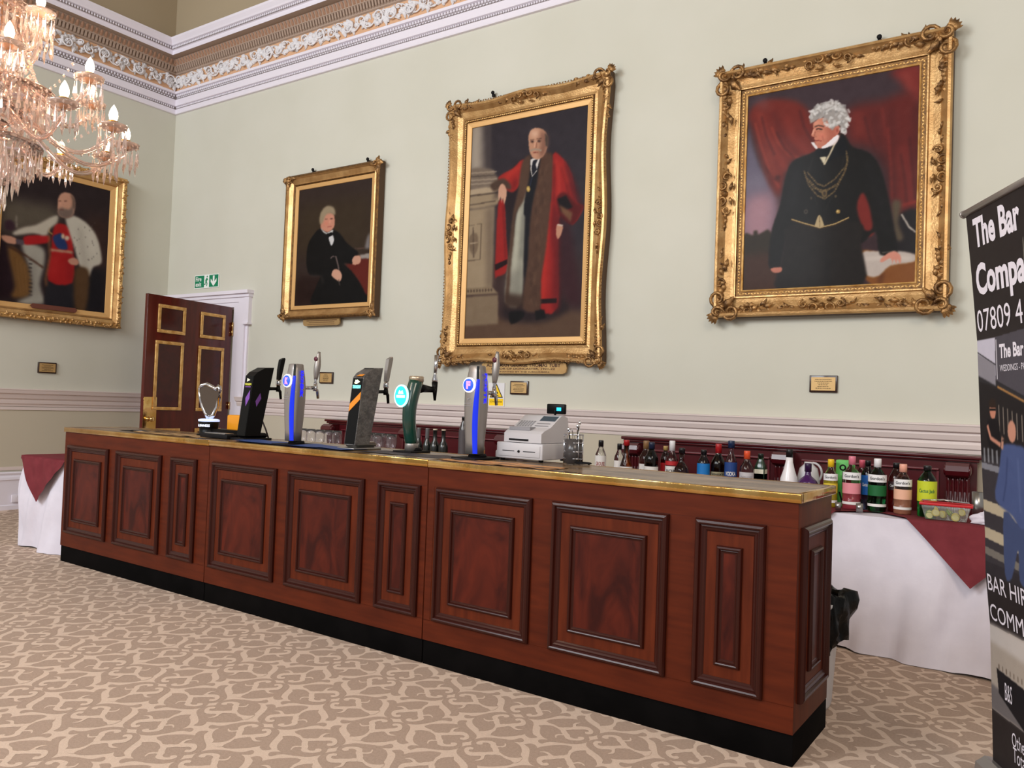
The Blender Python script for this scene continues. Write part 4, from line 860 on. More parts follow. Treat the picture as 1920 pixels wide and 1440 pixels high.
# ------------------------------------------------------------------ the bar: three panelled sections in a row
BA = math.atan(-.0192); BO = Vector((3.2344, -2.9374, 0)); BE = Vector((cos(BA), sin(BA), 0)); BN = Vector((-sin(BA), cos(BA), 0))
def barpt(s_, d, z=1.112): return BO+BE*s_+BN*d+Vector((0, 0, z))
def mould_ring(mb, x0, x1, z0, z1, wd, hgt, fn, prof=None):
    prof = prof or [(0, 0), (.0, .5), (.12, .85), (.3, 1), (.42, .9), (.5, .55), (.62, .6), (.75, .42), (.88, .38), (1, .2), (1, 0)]
    rows = []
    for t, hh in prof:
        i = t*wd; a, b, c, d = x0+i, x1-i, z0+i, z1-i; y = -hh*hgt
        rows.append([fn(a, y, c), fn(b, y, c), fn(b, y, d), fn(a, y, d), fn(a, y, c)])
    mb.sweep(rows)
def bar_section(x, lift, panels, label, end=False):
    L = 1.996; t = thing('bar_counter', label, 'bar', BO+BE*x, BA, 'panelled bar sections')
    H = 1.072+lift
    mb = MB(); mb.bbox((.003, 0, .131), (L-.003, .55, H), .004); mb.build('carcass', M['wood_r'] if 0 else M['wood'], t)
    mb = MB(); mb.bbox((.004, .006, 0), (L-.004, .545, .13), .002); mb.build('kickboard', M['plinth'], t)
    mb = MB(); mb.box((.015, .012, H), (L-.015, .56, H+.0385)); mb.build('worktop', M['bartop'], t)
    mb = MB(); a = -.010 if x < .1 else .001; b = L+.010 if end else L-.001
    mb.bbox((a, -.012, H), (b, .016, H+.04), .004)
    if end: mb.bbox((L-.014, .016, H), (L+.010, .57, H+.04), .004)
    if x < .1: mb.bbox((-.010, .016, H), (.014, .57, H+.04), .004)
    mb.bbox((a, .556, H), (b, .572, H+.04), .004)
    mb.build('brass_edging', M['brass'], t)
    mb = MB(); mb.box((.004, -.0015, .24), (.05, 0, .97)); mb.box((0.004, -.0015, .97), (L-.004, 0, H-.002)); mb.box((.004, -.0015, .132), (L-.004, 0, .243))
    xs = [p[1] for p in panels]; 
    for (p, q) in zip(panels[:-1], panels[1:]): mb.box((p[1]+.004, -.0012, .245), (q[0]-.004, 0, .968))
    mb.box((panels[-1][1]+.004, -.0012, .245), (L-.004, 0, .968)); mb.build('rails_and_stiles', M['wood_r'], t)
    def panel(x0, x1, fn, parent):
        mb = MB(); mb.add([fn(x0+.02, -.004, .268), fn(x1-.02, -.004, .268), fn(x1-.02, -.004, .945), fn(x0+.02, -.004, .945)], [(0, 1, 2, 3)])
        mb.add([fn(x0+.02, -.001, .268), fn(x1-.02, -.001, .268), fn(x1-.02, -.001, .945), fn(x0+.02, -.001, .945)], [(3, 2, 1, 0)])
        P_ = mb.build('raised_panel', M['wood'], parent)
        mb = MB(); mould_ring(mb, x0, x1, .246, .968, .052, .028, fn); mb.build('outer_moulding', M['mould'], P_)
        i = .105 if x1-x0 > .5 else (.128 if parent is t and fn(0, 0, 0)[0] > 1 else .098)
        mb = MB(); mould_ring(mb, x0+i, x1-i, .348, .860, .034, .021, fn); mb.build('inner_moulding', M['mould'], P_)
        mb = MB(); k = i+.024
        mb.add([fn(x0+k, -.007, .372), fn(x1-k, -.007, .372), fn(x1-k, -.007, .836), fn(x0+k, -.007, .836)], [(0, 1, 2, 3)]); mb.add([fn(x0+k, -.005, .372), fn(x1-k, -.005, .372), fn(x1-k, -.005, .836), fn(x0+k, -.005, .836)], [(3, 2, 1, 0)]); mb.build('flame_veneer', M['burl'], P_)
    for (x0, x1) in panels: panel(x0, x1, lambda a, y, z: (a, y, z), t)
    if end: panel(.045, .475, lambda a, y, z: (L-.003-y, a, z), t)
    return t
bar_section(0, 0, [(.075, .70), (.82, 1.43), (1.555, 1.865)], 'far left section of the panelled mahogany bar, nearest the open door')
bar_section(1.996, .002, [(.055, .73), (.845, 1.515), (1.63, 1.95)], 'middle section of the panelled mahogany bar')
bar_section(3.992, 0, [(.07, .695), (.815, 1.43), (1.556, 1.866)], 'near right section of the panelled mahogany bar with end panel', True)

# ------------------------------------------------------------------ wall settles behind the bar
def settle(x0, x1, brs, label):
    t = thing('settle', label, 'bench', ((x0+x1)/2, -.012, 0), 0, 'dark red wall settles'); c = (x0+x1)/2; a, b = x0-c, x1-c
    mb = MB(); mb.box((a, -.10, .40), (b, 0, 1.175)); mb.build('back_panel', M['bench'], t)
    mb = MB(); mb.bbox((a-.03, -.14, 1.175), (b+.03, 0, 1.20), .006); mb.bbox((a-.015, -.122, 1.155), (b+.015, 0, 1.176), .006); mb.build('top_rail', M['bench'], t)
    mb = MB(); e = [v-c for v in brs]
    for p, q in zip(e[:-1], e[1:]):
        mb.bbox((p+.12, -.125, 1.085), (q-.12, -.099, 1.10), .004); mb.box((p+.12, -.112, .55), (p+.135, -.099, 1.085)); mb.box((q-.135, -.112, .55), (q-.12, -.099, 1.085))
    mb.build('panel_moulding', M['bench_hi'], t)
    for v in e:
        mb = MB(); w = .07
        sil = [(.10, 1.15), (.20, 1.15), (.235, 1.13), (.245, 1.095), (.23, 1.065), (.20, 1.05), (.165, 1.055), (.16, 1.02), (.15, .95), (.16, .88), (.20, .80), (.24, .74), (.26, .68), (.255, .62), (.10, .60)]
        mb.prism(sil, lambda p, q, d: (d, -p, q), v-w, v+w)
        for k in range(5):
            xx = v-w+.014+k*.028
            mb.tube([(xx, -p-.002, q) for p, q in sil[6:-1]], .009, 6)
        for s_ in (-1, 1): mb.lathe([(0, 0), (.036, 0), (.036, .008), (.018, .014), (0, .014)], (v+s_*w, -.205, 1.10), 14, axis=Matrix.Rotation(pi/2*s_, 3, 'Y'))
        mb.build('scroll_bracket', M['bench'], t)
    mb = MB(); mb.bbox((a, -.34, .38), (b, -.02, .46), .02); mb.build('seat', M['bench'], t)
    mb = MB(); mb.box((a+.02, -.30, 0), (b-.02, -.02, .38)); mb.build('seat_base', M['bench'], t)
settle(7.02, 9.66, (7.12, 8.38, 9.55), 'dark red scrolled settle behind the row of spirit bottles, at right')
settle(3.36, 5.90, (3.46, 4.60, 5.80), 'dark red scrolled settle behind the wine glasses and beer taps')

# ------------------------------------------------------------------ cloth-covered tables
TH = .81
def table(name, x0, x1, y0, y1, label, clabel, toppers, hem, seed, tlabels, pw=1.35):
    t = thing(name, label, 'table', ((x0+x1)/2, (y0+y1)/2, 0)); cx, cy = (x0+x1)/2, (y0+y1)/2
    mb = MB(); mb.bbox((x0-cx+.01, y0-cy+.01, TH-.035), (x1-cx-.01, y1-cy-.01, TH-.005), .004); mb.build('table_top', mat('trestle_board', (150, 118, 84), .6), t)
    for sx in (-1, 1):
        for sy in (-1, 1):
            mb = MB(); mb.tube([(sx*((x1-x0)/2-.12), sy*((y1-y0)/2-.1), 0), (sx*((x1-x0)/2-.12), sy*((y1-y0)/2-.1), TH-.035)], .016, 8); mb.build('leg', M['steel'], t)
    # white cloth: closed skirt ring falling to the floor, with folds
    r = random.Random(seed); ph = [r.uniform(0, 6.28) for _ in range(6)]
    per = []; step = .03
    def seg(a, b, nrm):
        n = max(2, int((Vector(b)-Vector(a)).length/step))
        for i in range(n): per.append((Vector(a).lerp(Vector(b), i/n), Vector(nrm)))
    rr = .05
    seg((x0+rr, y0), (x1-rr, y0), (0, -1))
    for k in range(5): per.append((Vector((x1-rr, y0+rr))+Vector((sin(k*pi/10), -cos(k*pi/10)))*rr, Vector((sin(k*pi/10), -cos(k*pi/10)))))
    seg((x1, y0+rr), (x1, y1-rr), (1, 0))
    for k in range(5): per.append((Vector((x1-rr, y1-rr))+Vector((cos(k*pi/10), sin(k*pi/10)))*rr, Vector((cos(k*pi/10), sin(k*pi/10)))))
    seg((x1-rr, y1), (x0+rr, y1), (0, 1))
    for k in range(5): per.append((Vector((x0+rr, y1-rr))+Vector((-sin(k*pi/10), cos(k*pi/10)))*rr, Vector((-sin(k*pi/10), cos(k*pi/10)))))
    seg((x0, y1-rr), (x0, y0+rr), (-1, 0))
    for k in range(5): per.append((Vector((x0+rr, y0+rr))+Vector((-cos(k*pi/10), -sin(k*pi/10)))*rr, Vector((-cos(k*pi/10), -sin(k*pi/10)))))
    N = len(per); rows = []; nz = 16
    for j in range(nz+1):
        q = j/nz; row = []
        for i, (p, nrm) in enumerate(per):
            fl = hem(p, nrm); s_ = i*step
            fold = (.5*sin(s_*5.3+ph[0]+q*1.5)+.35*sin(s_*9.7+ph[1]-q*2)+.2*sin(s_*17+ph[2]))*.06*q**.9+.010*sin(s_*26+ph[3]+q*9)*q+.008*sin(s_*3+q*11+ph[5])*q
            fold = (fold+.026*sin(s_*11+ph[1]+q*3.2)*q**.7+.034*sin(s_*23+ph[2]+q*5)*(.55+.45*sin(s_*4+ph[0]))*q**.6+.007*sin(s_*49+ph[3]+q*3)*q)*(.12 if nrm.y > .5 else 1)
            o = fl*(q**pw if pw > 1 else 1.25*sin(min(1, q*1.25)*pi*.62))+max(fold, -.02-.5*fl*q)+.004
            z = TH*(1-q)+.004+max(0, .012*sin(s_*8+ph[4]))*(q > .99)
            row.append((p.x+nrm.x*o-cx, p.y+nrm.y*o-cy, z if j else TH+.002))
        row.append(row[0]); rows.append(row)
    mb = MB(); mb.sweep(rows, 0, True)
    mb.add([(p.x-cx, p.y-cy, TH+.002) for p, _ in per], [tuple(range(N))])
    c = mb.build('tablecloth', M['cloth'], fix=False); c.location = (cx, cy, 0); tag(c, clabel, 'tablecloth')
    for k, (tx, ty, half) in enumerate(toppers):
        # square topper laid cornerwise: bends over the edges with soft creases
        n = 80; mb = MB()
        def dp(d): q = d/TH; return q**pw if pw > 1 else 1.25*sin(min(1, q*1.25)*pi*.62)
        def inside(u, v): return abs(u)+abs(v) <= half*1.0001
        def P(u, v):
            x, y = tx+u, ty+v; z = TH+.012+.001*sin(u*23+v*9); ox = oy = 0
            if x < x0: d = x0-x; z -= d; ox = (x0-.022-hem(Vector((x0, y)), Vector((-1, 0)))*dp(d)-.006*sin(y*18)) - x
            elif x > x1: d = x-x1; z -= d; ox = (x1+.022+hem(Vector((x1, y)), Vector((1, 0)))*dp(d)) - x
            if y < y0: d = y0-y; z -= d*(.98 if x0 <= x <= x1 else .6); oy = (y0-.034-hem(Vector((x, y0)), Vector((0, -1)))*dp(d)-.030*(d/TH)*(1.2+sin(x*13+1)) - .004*sin(x*37+y*22)) - y
            elif y > y1: d = y-y1; z -= d; oy = y1+.012-y
            return (x+ox-tx, y+oy-ty, z)
        idx = {}; vv = []; ff = []
        for i in range(n+1):
            for j in range(n+1):   # rotated grid
                a, b = (i/n-.5)*2, (j/n-.5)*2; u, v = half*(a-b)/2, half*(a+b)/2
                idx[i, j] = len(vv); vv.append(P(u, v))
        for i in range(n):
            for j in range(n): ff.append((idx[i, j], idx[i+1, j], idx[i+1, j+1], idx[i, j+1]))
        mb.add(vv, ff, 0, True); o = mb.build('table_topper', M['burg'], fix=False); o.location = (tx, ty, 0); tag(o, tlabels[k], 'table topper')
def hemR(p, n):
    if n[1] < -.5: return .10+.22*max(0, min(1, (p[0]-9.05)/.5))+.10*max(0, sin((p[0]-8.8)*6))
    return .05 if n[1] < .5 else 0
table('serving_table', 6.86, 10.05, -.93, -.42, 'long trestle table behind the bar holding spirit bottles', 'white floor-length cloth on the table of spirit bottles behind the bar',
      [(9.70, -.63, .66), (8.56, -.63, .66), (7.45, -.63, .66)], hemR, 3,
      ['burgundy cloth corner hanging over white linen beside the black banner', 'burgundy cloth under the gin bottles just behind the bar end', 'burgundy cloth under whisky and rum bottles, hidden by the bar'])
table('serving_table', 3.50, 6.58, -.93, -.42, 'long trestle table behind the bar holding wine glasses', 'white cloth on the table of wine glasses, behind the bar',
      [(4.4, -.63, .66), (5.7, -.63, .66)], lambda p, n: .05 if n[1] < .5 else 0, 5, ['burgundy cloth under the wine glasses', 'burgundy cloth under the dark wine bottles'])
table('side_table', 2.34, 3.12, -2.82, -2.12, 'square side table left of the bar draped in white and burgundy', 'white cloth ballooning to the floor left of the bar',
      [(2.70, -2.56, .66)], lambda p, n: .05 if n[0] < -.5 else (.03 if n[1] < -.5 else .005), 8, ['burgundy cloth corner pointing down over white linen left of the bar'], .6)

# ------------------------------------------------------------------ bottles
def capmat(n, c, r=.35): return mat(n, c, r)
def curved(r, off, FACE=.4):  # (a,b)->point on the cylinder of radius r facing -y/+x (towards the room)
    return lambda a, b: ((r+off)*sin(FACE+a/r), -(r+off)*cos(FACE+a/r), b)
_gm = {}
def gmat(c, tr=1):
    k = (c, tr)
    if k not in _gm: _gm[k] = mat('bottle_glass', c, .04, trans=tr, ior=1.4) if tr else mat('opaque_bottle', c, .25, coat=.4)
    return _gm[k]
def lab(c): 
    k = ('l', c)
    if k not in _gm: _gm[k] = mat('paper_label', c, .55)
    return _gm[k]
def capm(c):
    k = ('c', c)
    if k not in _gm: _gm[k] = mat('bottle_cap_colour', c, .35)
    return _gm[k]
def bottle(x, y, h, dia, label, glass, capc, shape='round', labels=(), liquid=None, cap_h=.14, neck=.13, tr=1, group='spirit bottles behind the bar', z=TH+.012, capw=1.0, name='spirit_bottle'):
    t = thing(name, label, 'bottle', (x, y, z), 0, group); r = dia/2; face = math.atan2(10.06-x, 6.45+y)*.9
    sq = 1 if shape == 'square' else 0; nk = .0135/.75*max(.75, min(1, dia/.1))
    if shape in ('square', 'flask'): r = r*(.9 if shape == 'square' else 1)
    sh = 1-neck-cap_h
    if shape == 'malibu': prof = [(0, 0), (r*.86, 0), (r, .03*h), (r*1.0, .30*h), (r*.92, .45*h), (r*.60, .62*h), (nk*1.4, .76*h), (nk*1.2, .86*h)]
    elif shape == 'wine': prof = [(0, 0), (r*.95, 0), (r, .02*h), (r, .55*h), (r*.85, .63*h), (nk*1.25, .72*h), (nk*1.15, .98*h), (nk*1.25, .99*h), (0, .99*h)]
    elif shape == 'bell': prof = [(0, 0), (r*.95, 0), (r, .04*h), (r*.92, .30*h), (r*.98, .44*h), (r*.72, .55*h), (nk*1.3, .66*h), (nk*1.1, .88*h)]
    else: prof = [(0, 0), (r*.94, 0), (r, .02*h), (r, sh*.86*h), (r*.93, sh*.95*h), (r*.70, (sh+.03)*h), (nk*1.25, (sh+.10)*h), (nk*1.05, (sh+.16)*h), (nk*1.05, (1-cap_h*.8)*h), (0, (1-cap_h*.8)*h)]
    mb = MB(); mb.lathe(prof, n=24, sq=sq); mb.build('bottle_body', gmat(glass, tr), t)
    if liquid:
        c, lv = liquid; k = .93; top = lv*h; pp = [(0, .006*h)]+[(max(.001, q*k), zz+.004) for q, zz in prof[1:] if zz < top]
        # radius at the level
        q = prof[1:]; rt = r*k
        for (ra, za), (rb, zb) in zip(q[:-1], q[1:]):
            if za <= top <= zb: rt = (ra+(rb-ra)*(top-za)/max(1e-6, zb-za))*k
        pp += [(rt, top), (0, top)]; mb = MB(); mb.lathe(pp, n=20, sq=sq); mb.build('drink', mat('drink', c, .1, trans=.35, ior=1.34), t)
    if capc:
        ch = cap_h*h; mb = MB(); cw = nk*1.28*capw; mb.lathe([(0, h-ch), (cw, h-ch), (cw, h-.004), (cw*.9, h), (0, h)], n=16); mb.build('cap', capm(capc), t)
    for (z0, z1, c, txt, tc) in labels:
        mb = MB(); rad = r+.0008; 
        if sq:
            fn0 = lambda a, b, off=0: (a, -(r+.001+off), b); w = r*1.7
            vs = [fn0(-w/2, z0*h), fn0(w/2, z0*h), fn0(w/2, z1*h), fn0(-w/2, z1*h)]; mb.add(vs, [(0, 1, 2, 3)])
            fx = lambda a, b, off=0: ((r+.001+off), a, b); mb.add([fx(-w/2, z0*h), fx(w/2, z0*h), fx(w/2, z1*h), fx(-w/2, z1*h)], [(0, 1, 2, 3)])
            lo = mb.build('label', lab(c), t, fix=False)
            if txt:
                mb = MB(); text(mb, txt, lambda a, b: fn0(a, (z0+z1)/2*h+b, .0006), w*.8, min(.035, (z1-z0)*h*.5), bold=TX and .02 or 0); text(mb, txt, lambda a, b: fx(a, (z0+z1)/2*h+b, .0006), w*.8, min(.035, (z1-z0)*h*.5), bold=.02); mb.build('label_lettering', lab(tc), lo, fix=False)
        else:
            f = curved(rad, 0, face); W_ = r*3.6; mb.grid(lambda u, v: f((u-.5)*W_, (z0+(z1-z0)*v)*h), 14, 1); lo = mb.build('label', lab(c), t, fix=False)
            if txt:
                g = curved(rad, .0008, face); mb = MB(); text(mb, txt, lambda a, b: g(a, (z0+z1)/2*h+b), r*1.75, min(.03, (z1-z0)*h*.42), bold=.02); mb.build('label_lettering', lab(tc), lo, fix=False)
    return t
Z = TH+.014; Y = -.70
WL = (232, 228, 224); BK = (20, 18, 20)
CL = (240, 240, 240)
bottle(7.085, Y, .355, .088, 'clear bottle with black cap and white label, leftmost spirit beside the steel caddy', CL, BK, labels=[(.30, .66, WL, 'GROUSE', (150, 40, 36))])
bottle(7.215, Y+.07, .334, .08, 'small clear bottle with black cap half behind the red-capped whisky', CL, BK, labels=[(.3, .60, WL, None, BK)])
bottle(7.31, Y, .37, .10, 'amber whisky bottle with red cap and white label', (150, 70, 24), (168, 26, 30), shape='bell', labels=[(.22, .44, WL, 'COMFORT', BK)], liquid=None, cap_h=.12)
bottle(7.464, Y+.03, .372, .105, 'grey glass bottle with tan stopper, white label', (170, 160, 150), (140, 106, 70), labels=[(.22, .52, WL, 'RUM', (120, 40, 60))], cap_h=.17)
bottle(7.545, Y-.05, .366, .105, 'dark rum bottle with navy cap and white label', (46, 30, 26), (26, 36, 62), labels=[(.22, .50, WL, "LAMB'S", BK)], cap_h=.14)
bottle(7.60, Y+.09, .337, .08, 'red-labelled bottle with gold cap behind the dark rum', (120, 22, 24), (188, 156, 96), labels=[(.1, .62, (190, 26, 34), 'VODKA', WL)], cap_h=.10)
bottle(7.682, Y+.02, .384, .096, 'white-capped clear rum bottle with round red badge', CL, (236, 232, 234), labels=[(.30, .50, WL, 'BACARDI', BK), (.52, .60, (186, 40, 44), None, BK)], cap_h=.20)
bottle(7.785, Y-.04, .336, .11, 'wide dark-shouldered flask bottle lying low next to the white-capped rum', (150, 140, 132), BK, cap_h=.12, labels=[(.1, .3, (170, 158, 150), None, BK)], neck=.30)
bottle(7.940, Y, .331, .092, 'bright blue labelled sour bottle left of the red-capped dark one', (120, 160, 190), BK, labels=[(.12, .70, (20, 116, 190), 'Cactus Jack', WL)], cap_h=.10)
bottle(8.03, Y+.06, .379, .108, 'dark olive bottle with red cap, right of the blue label', (70, 66, 40), (170, 28, 34), labels=[(.36, .46, (150, 140, 110), 'WHISKY', BK)], cap_h=.18)
bottle(8.146, Y, .41, .088, 'tall slim clear bottle with navy stopper and deep blue label', (225, 232, 245), (22, 40, 74), labels=[(.22, .62, (26, 62, 128), 'VODKA', WL)], cap_h=.13, capw=1.2, neck=.2)
bottle(8.269, Y-.02, .344, .098, 'frosted clear bottle with orange cap', (226, 224, 226), (222, 82, 44), labels=[(.32, .56, (196, 192, 196), 'SMIRNOFF', (150, 146, 152))], cap_h=.17)
bottle(8.335, Y+.09, .325, .085, 'dark green herbal liqueur bottle behind the orange-capped one', (14, 48, 26), (14, 26, 18), shape='square', labels=[(.25, .66, (222, 218, 196), None, BK), (.42, .56, (20, 120, 60), None, BK)], tr=0, cap_h=.10)
bottle(8.56, Y, .373, .125, 'opaque white coconut rum bottle with black cap', (238, 234, 236), BK, shape='malibu', labels=[(.30, .37, (238, 234, 236), 'MALIBU', (60, 40, 36))], tr=0, cap_h=.15)
bottle(8.695, Y-.03, .286, .13, 'squat deep purple bottle just above the bar corner', (62, 16, 82), (44, 14, 58), tr=0, cap_h=.20, neck=.20)
GG = [((8.837, Y, .322, .09), 'yellow-capped gin bottle with lemon yellow drink left of the green box', CL, (240, 196, 30), (232, 206, 60), .58, (226, 200, 60)),
      ((8.975, Y-.02, .353, .112), 'pink gin bottle with pink cap, tallest pink one', CL, (214, 120, 140), (226, 96, 110), .46, (226, 140, 150)),
      ((9.129, Y, .346, .112), 'green gin bottle with white cap', (18, 104, 50), (236, 234, 236), None, 0, (16, 96, 46)),
      ((9.285, Y-.02, .322, .105), 'peach-capped gin bottle with pale peach drink', CL, (236, 168, 146), (228, 160, 128), .40, (232, 178, 150))]
for (x, y, h, d), lb, g, cc, liq, lv, lc in GG:
    bottle(x, y, h, d, lb, g, cc, labels=[(.56, .70, (238, 236, 236), "Gordon's", (24, 24, 34)), (.30, .50, lc, None, BK), (.10, .15, WL, None, BK)], liquid=(liq, lv) if liq else None, cap_h=.16)
bottle(9.015, Y+.11, .326, .088, 'second pink-capped bottle half hidden behind the pink gin', CL, (206, 90, 110), labels=[(.2, .5, (222, 130, 146), None, BK)], cap_h=.16)
bottle(9.058, Y+.07, .326, .08, 'dark-capped bottle with blue label between the pink and green gin', (90, 100, 130), BK, labels=[(.30, .70, (24, 96, 176), 'Cactus Jack', WL)], cap_h=.10)
bottle(9.232, Y+.08, .322, .098, 'dark-capped bottle of red drink behind the peach gin', (190, 150, 150), BK, labels=[(.45, .62, (60, 40, 44), 'Cactus Jack', WL)], liquid=((170, 34, 36), .5), cap_h=.10)
bottle(9.425, Y-.02, .322, .112, 'square green sour bottle with lime label behind the lemon tub', (22, 120, 52), BK, labels=[(.30, .70, (196, 206, 40), 'Cactus Jack', (30, 110, 60))], cap_h=.10)
# boxed bottle
t = thing('gift_box', 'bright green gift box with a black V beside the yellow gin', 'box', (8.90, Y+.11, Z))
mb = MB(); mb.bbox((-.045, -.045, 0), (.045, .045, .315), .002); bx = mb.build('carton', mat('green_carton', (92, 186, 84), .45), t)
mb = MB(); text(mb, 'V', lambda a, b: (a, -.046, .06+b), .05, .08, bold=.03); mb.tube([(.0, -.047, .24), (.0, -.047, .12)], .003, 5)
mb.lathe([(.012, 0), (.022, 0), (.022, .001), (.012, .001)], (0, -.0455, .265), 16, axis=Matrix.Rotation(pi/2, 3, 'X'), cap=False); mb.build('black_print', M['blackm'], t)
# white round jug behind the purple bottle
t = thing('water_jug', 'clear and white round jug behind the squat purple bottle', 'jug', (8.66, Y+.13, Z))
mb = MB(); mb.lathe([(0, 0), (.07, 0), (.078, .04), (.078, .16), (.06, .24), (.03, .27), (.03, .285), (0, .285)], n=22); mb.build('jug_body', mat('milky_plastic', (214, 212, 216), .35), t)
mb = MB(); mb.tube([(.06*cos(a)+.03, 0, .21+.07*sin(a)) for a in np.linspace(-1.2, 1.8, 12)], .008, 7); mb.build('handle', M['greyp'], t)
# bottles further left
for x, lb in ((5.18, 'dark wine bottle with grey foil, left of the pair by the green tap'), (5.283, 'dark wine bottle with grey foil, right of the pair by the green tap')):
    b = bottle(x, -.70, .365, .078, lb, (22, 26, 22), None, shape='wine', tr=0, group='wine bottles on the back table', name='wine_bottle')
    mb = MB(); mb.lathe([(.0175, .27), (.0195, .28), (.0185, .362), (.019, .368), (0, .368)], n=14); mb.build('foil', mat('grey_foil', (120, 118, 120), .35, metal=.5), b)
for x, c, lb in ((5.375, (222, 150, 50), 'dark bottle with orange label and pale cap, behind the bar'), (5.475, (206, 180, 70), 'dark bottle with yellow label and pale cap, behind the bar')):
    b = bottle(x, -.70, .365, .09, lb, (20, 20, 18), (214, 200, 176), shape='wine', labels=[(.24, .38, c, None, BK)], tr=0, cap_h=.03, group='wine bottles on the back table', name='wine_bottle')
bottle(5.64, -.62, .49, .085, 'tall slim dark glittering bottle behind the right silver tap', (52, 46, 46), BK, tr=0, cap_h=.06, name='tall_bottle', labels=[(.0, .3, (200, 190, 120), None, BK), (.3, .75, (80, 74, 76), None, BK)])
bottle(5.90, -.70, .34, .075, 'orange juice bottle with green cap behind the right silver tap', CL, (20, 110, 70), liquid=((232, 150, 40), .6), cap_h=.14, name='juice_bottle', group='soft drinks')
# wine glasses
def wine_glass():
    t = thing('wine_glass', 'stemmed wine glass in the cluster between two beer taps', 'glass', (0, 0, 0), 0, 'wine glasses on the back table')
    mb = MB(); o = [(.008, .130), (.03, .140), (.044, .165), (.051, .20), (.050, .24), (.045, .285)]
    mb.lathe(o+[(q-.0012, z) for q, z in o[::-1]], n=20, cap=False); mb.build('bowl', M['glass'], t)
    mb = MB(); mb.lathe([(0, 0), (.036, 0), (.036, .003), (.008, .010), (.005, .02), (.0045, .12), (.008, .132), (0, .133)], n=16); mb.build('stem_and_foot', M['glass'], t)
    return t
wg = wine_glass(); first = True
spots = [(4.40, -.62), (4.42, -.76), (4.50, -.60), (4.52, -.74), (4.60, -.60), (4.62, -.75), (4.70, -.62), (4.73, -.77), (4.845, -.70), (4.30, -.66)]
for x, y in spots:
    if first: wg.location = (x, y, Z); first = False
    else: copy_tree(wg, (x, y, Z))
for k, x in enumerate((3.60, 3.73, 3.86, 3.99, 4.11)):
    c = copy_tree(wg, (x, -.70, Z), label='stemmed wine glass left of the grey patterned tap'); c['group'] = 'wine glasses left of the grey tap'
# steel jiggers, tumbler, lemon tub, towel
def jigger(x, y, h, r, label):
    t = thing('jigger', label, 'cup', (x, y, Z)); mb = MB(); mb.lathe([(0, .004), (r*.92, 0), (r*1.02, h), (r*.96, h), (r*.85, .004)], n=20, cap=False); mb.add([(r*.9*cos(a), r*.9*sin(a), .002) for a in np.linspace(0, 2*pi, 20, endpoint=False)], [tuple(range(20))]); mb.build('cup', M['steel'], t)
jigger(8.925, -.87, .05, .019, 'small steel measure in front of the pink gin'); jigger(9.055, -.87, .055, .022, 'steel measure in front of the green gin')
t = thing('steel_tumbler', 'tall brushed steel tumbler at the right end of the bottle table', 'tumbler', (9.70, -.62, Z)); mb = MB(); mb.lathe([(0, 0), (.032, 0), (.036, .17), (.034, .17), (.030, .006), (0, .006)], n=24); mb.build('cup', M['steel'], t)
t = thing('lemon_tub', 'clear plastic tub of lemon and lime slices with red rim', 'tub', (9.545, -.84, Z), .05)
tp = mat('clear_tub', (236, 240, 232), .08, trans=.9, ior=1.3)
mb = MB(); lo = [(-.11, -.045), (.11, -.045), (.11, .045), (-.11, .045)]; hi = [(-.135, -.06), (.135, -.06), (.135, .06), (-.135, .06)]
vs = [(a, b, .002) for a, b in lo]+[(a, b, .095) for a, b in hi]; mb.add(vs, [(3, 2, 1, 0), (0, 1, 5, 4), (1, 2, 6, 5), (2, 3, 7, 6), (3, 0, 4, 7)]); mb.build('tub', tp, t)
mb = MB()
for a, b, c, d in ((-.145, -.07, .145, -.056), (-.145, .056, .145, .07), (-.145, -.056, -.13, .056), (.13, -.056, .145, .056)): mb.bbox((a, b, .088), (c, d, .104), .004)
mb.build('red_rim', mat('red_plastic', (196, 36, 44), .35), t)
ly = mat('lemon_rind', (226, 206, 92), .5); lf = mat('lemon_flesh', (236, 226, 160), .4); lg = mat('lime_rind', (120, 150, 60), .5); r = random.Random(4)
for k in range(16):
    lx, lyy, lz = -.088+.176*(k % 6)/5, -.028+.028*(k//6), .018+.02*r.random()+.022*(k % 2)
    o_ = thing('lemon_slice' if k % 3 else 'lime_slice', 'citrus slice in the red-rimmed tub', 'fruit', (9.545+lx, -.84+lyy, Z+lz), r.uniform(0, 3), 'citrus slices in the tub')
    rot = Matrix.Rotation(r.uniform(.9, 1.5), 3, 'X'); mb = MB(); mb.lathe([(0, -.003), (.023, -.003), (.024, 0), (.023, .003), (0, .003)], n=16, axis=rot); mb.build('rind', ly if k % 3 else lg, o_)
    mb = MB(); mb.lathe([(0, -.0036), (.019, -.0036)], n=12, axis=rot, cap=False); mb.lathe([(0, .0036), (.019, .0036)], n=12, axis=rot, cap=False); mb.build('flesh', lf, o_)
t = thing('tongs', 'steel tongs resting across the red rim of the lemon tub', 'tongs', (9.53, -.84, Z+.112), .1)
mb = MB(); mb.tube([(-.12, -.02, .0), (0, -.015, .01), (.13, 0, .0)], [.006, .007, .009], 6, flat=.5); mb.tube([(-.12, .02, .0), (0, .015, .01), (.14, 0, .0)], [.006, .007, .009], 6, flat=.5); mb.build('arms', M['chrome'], t)
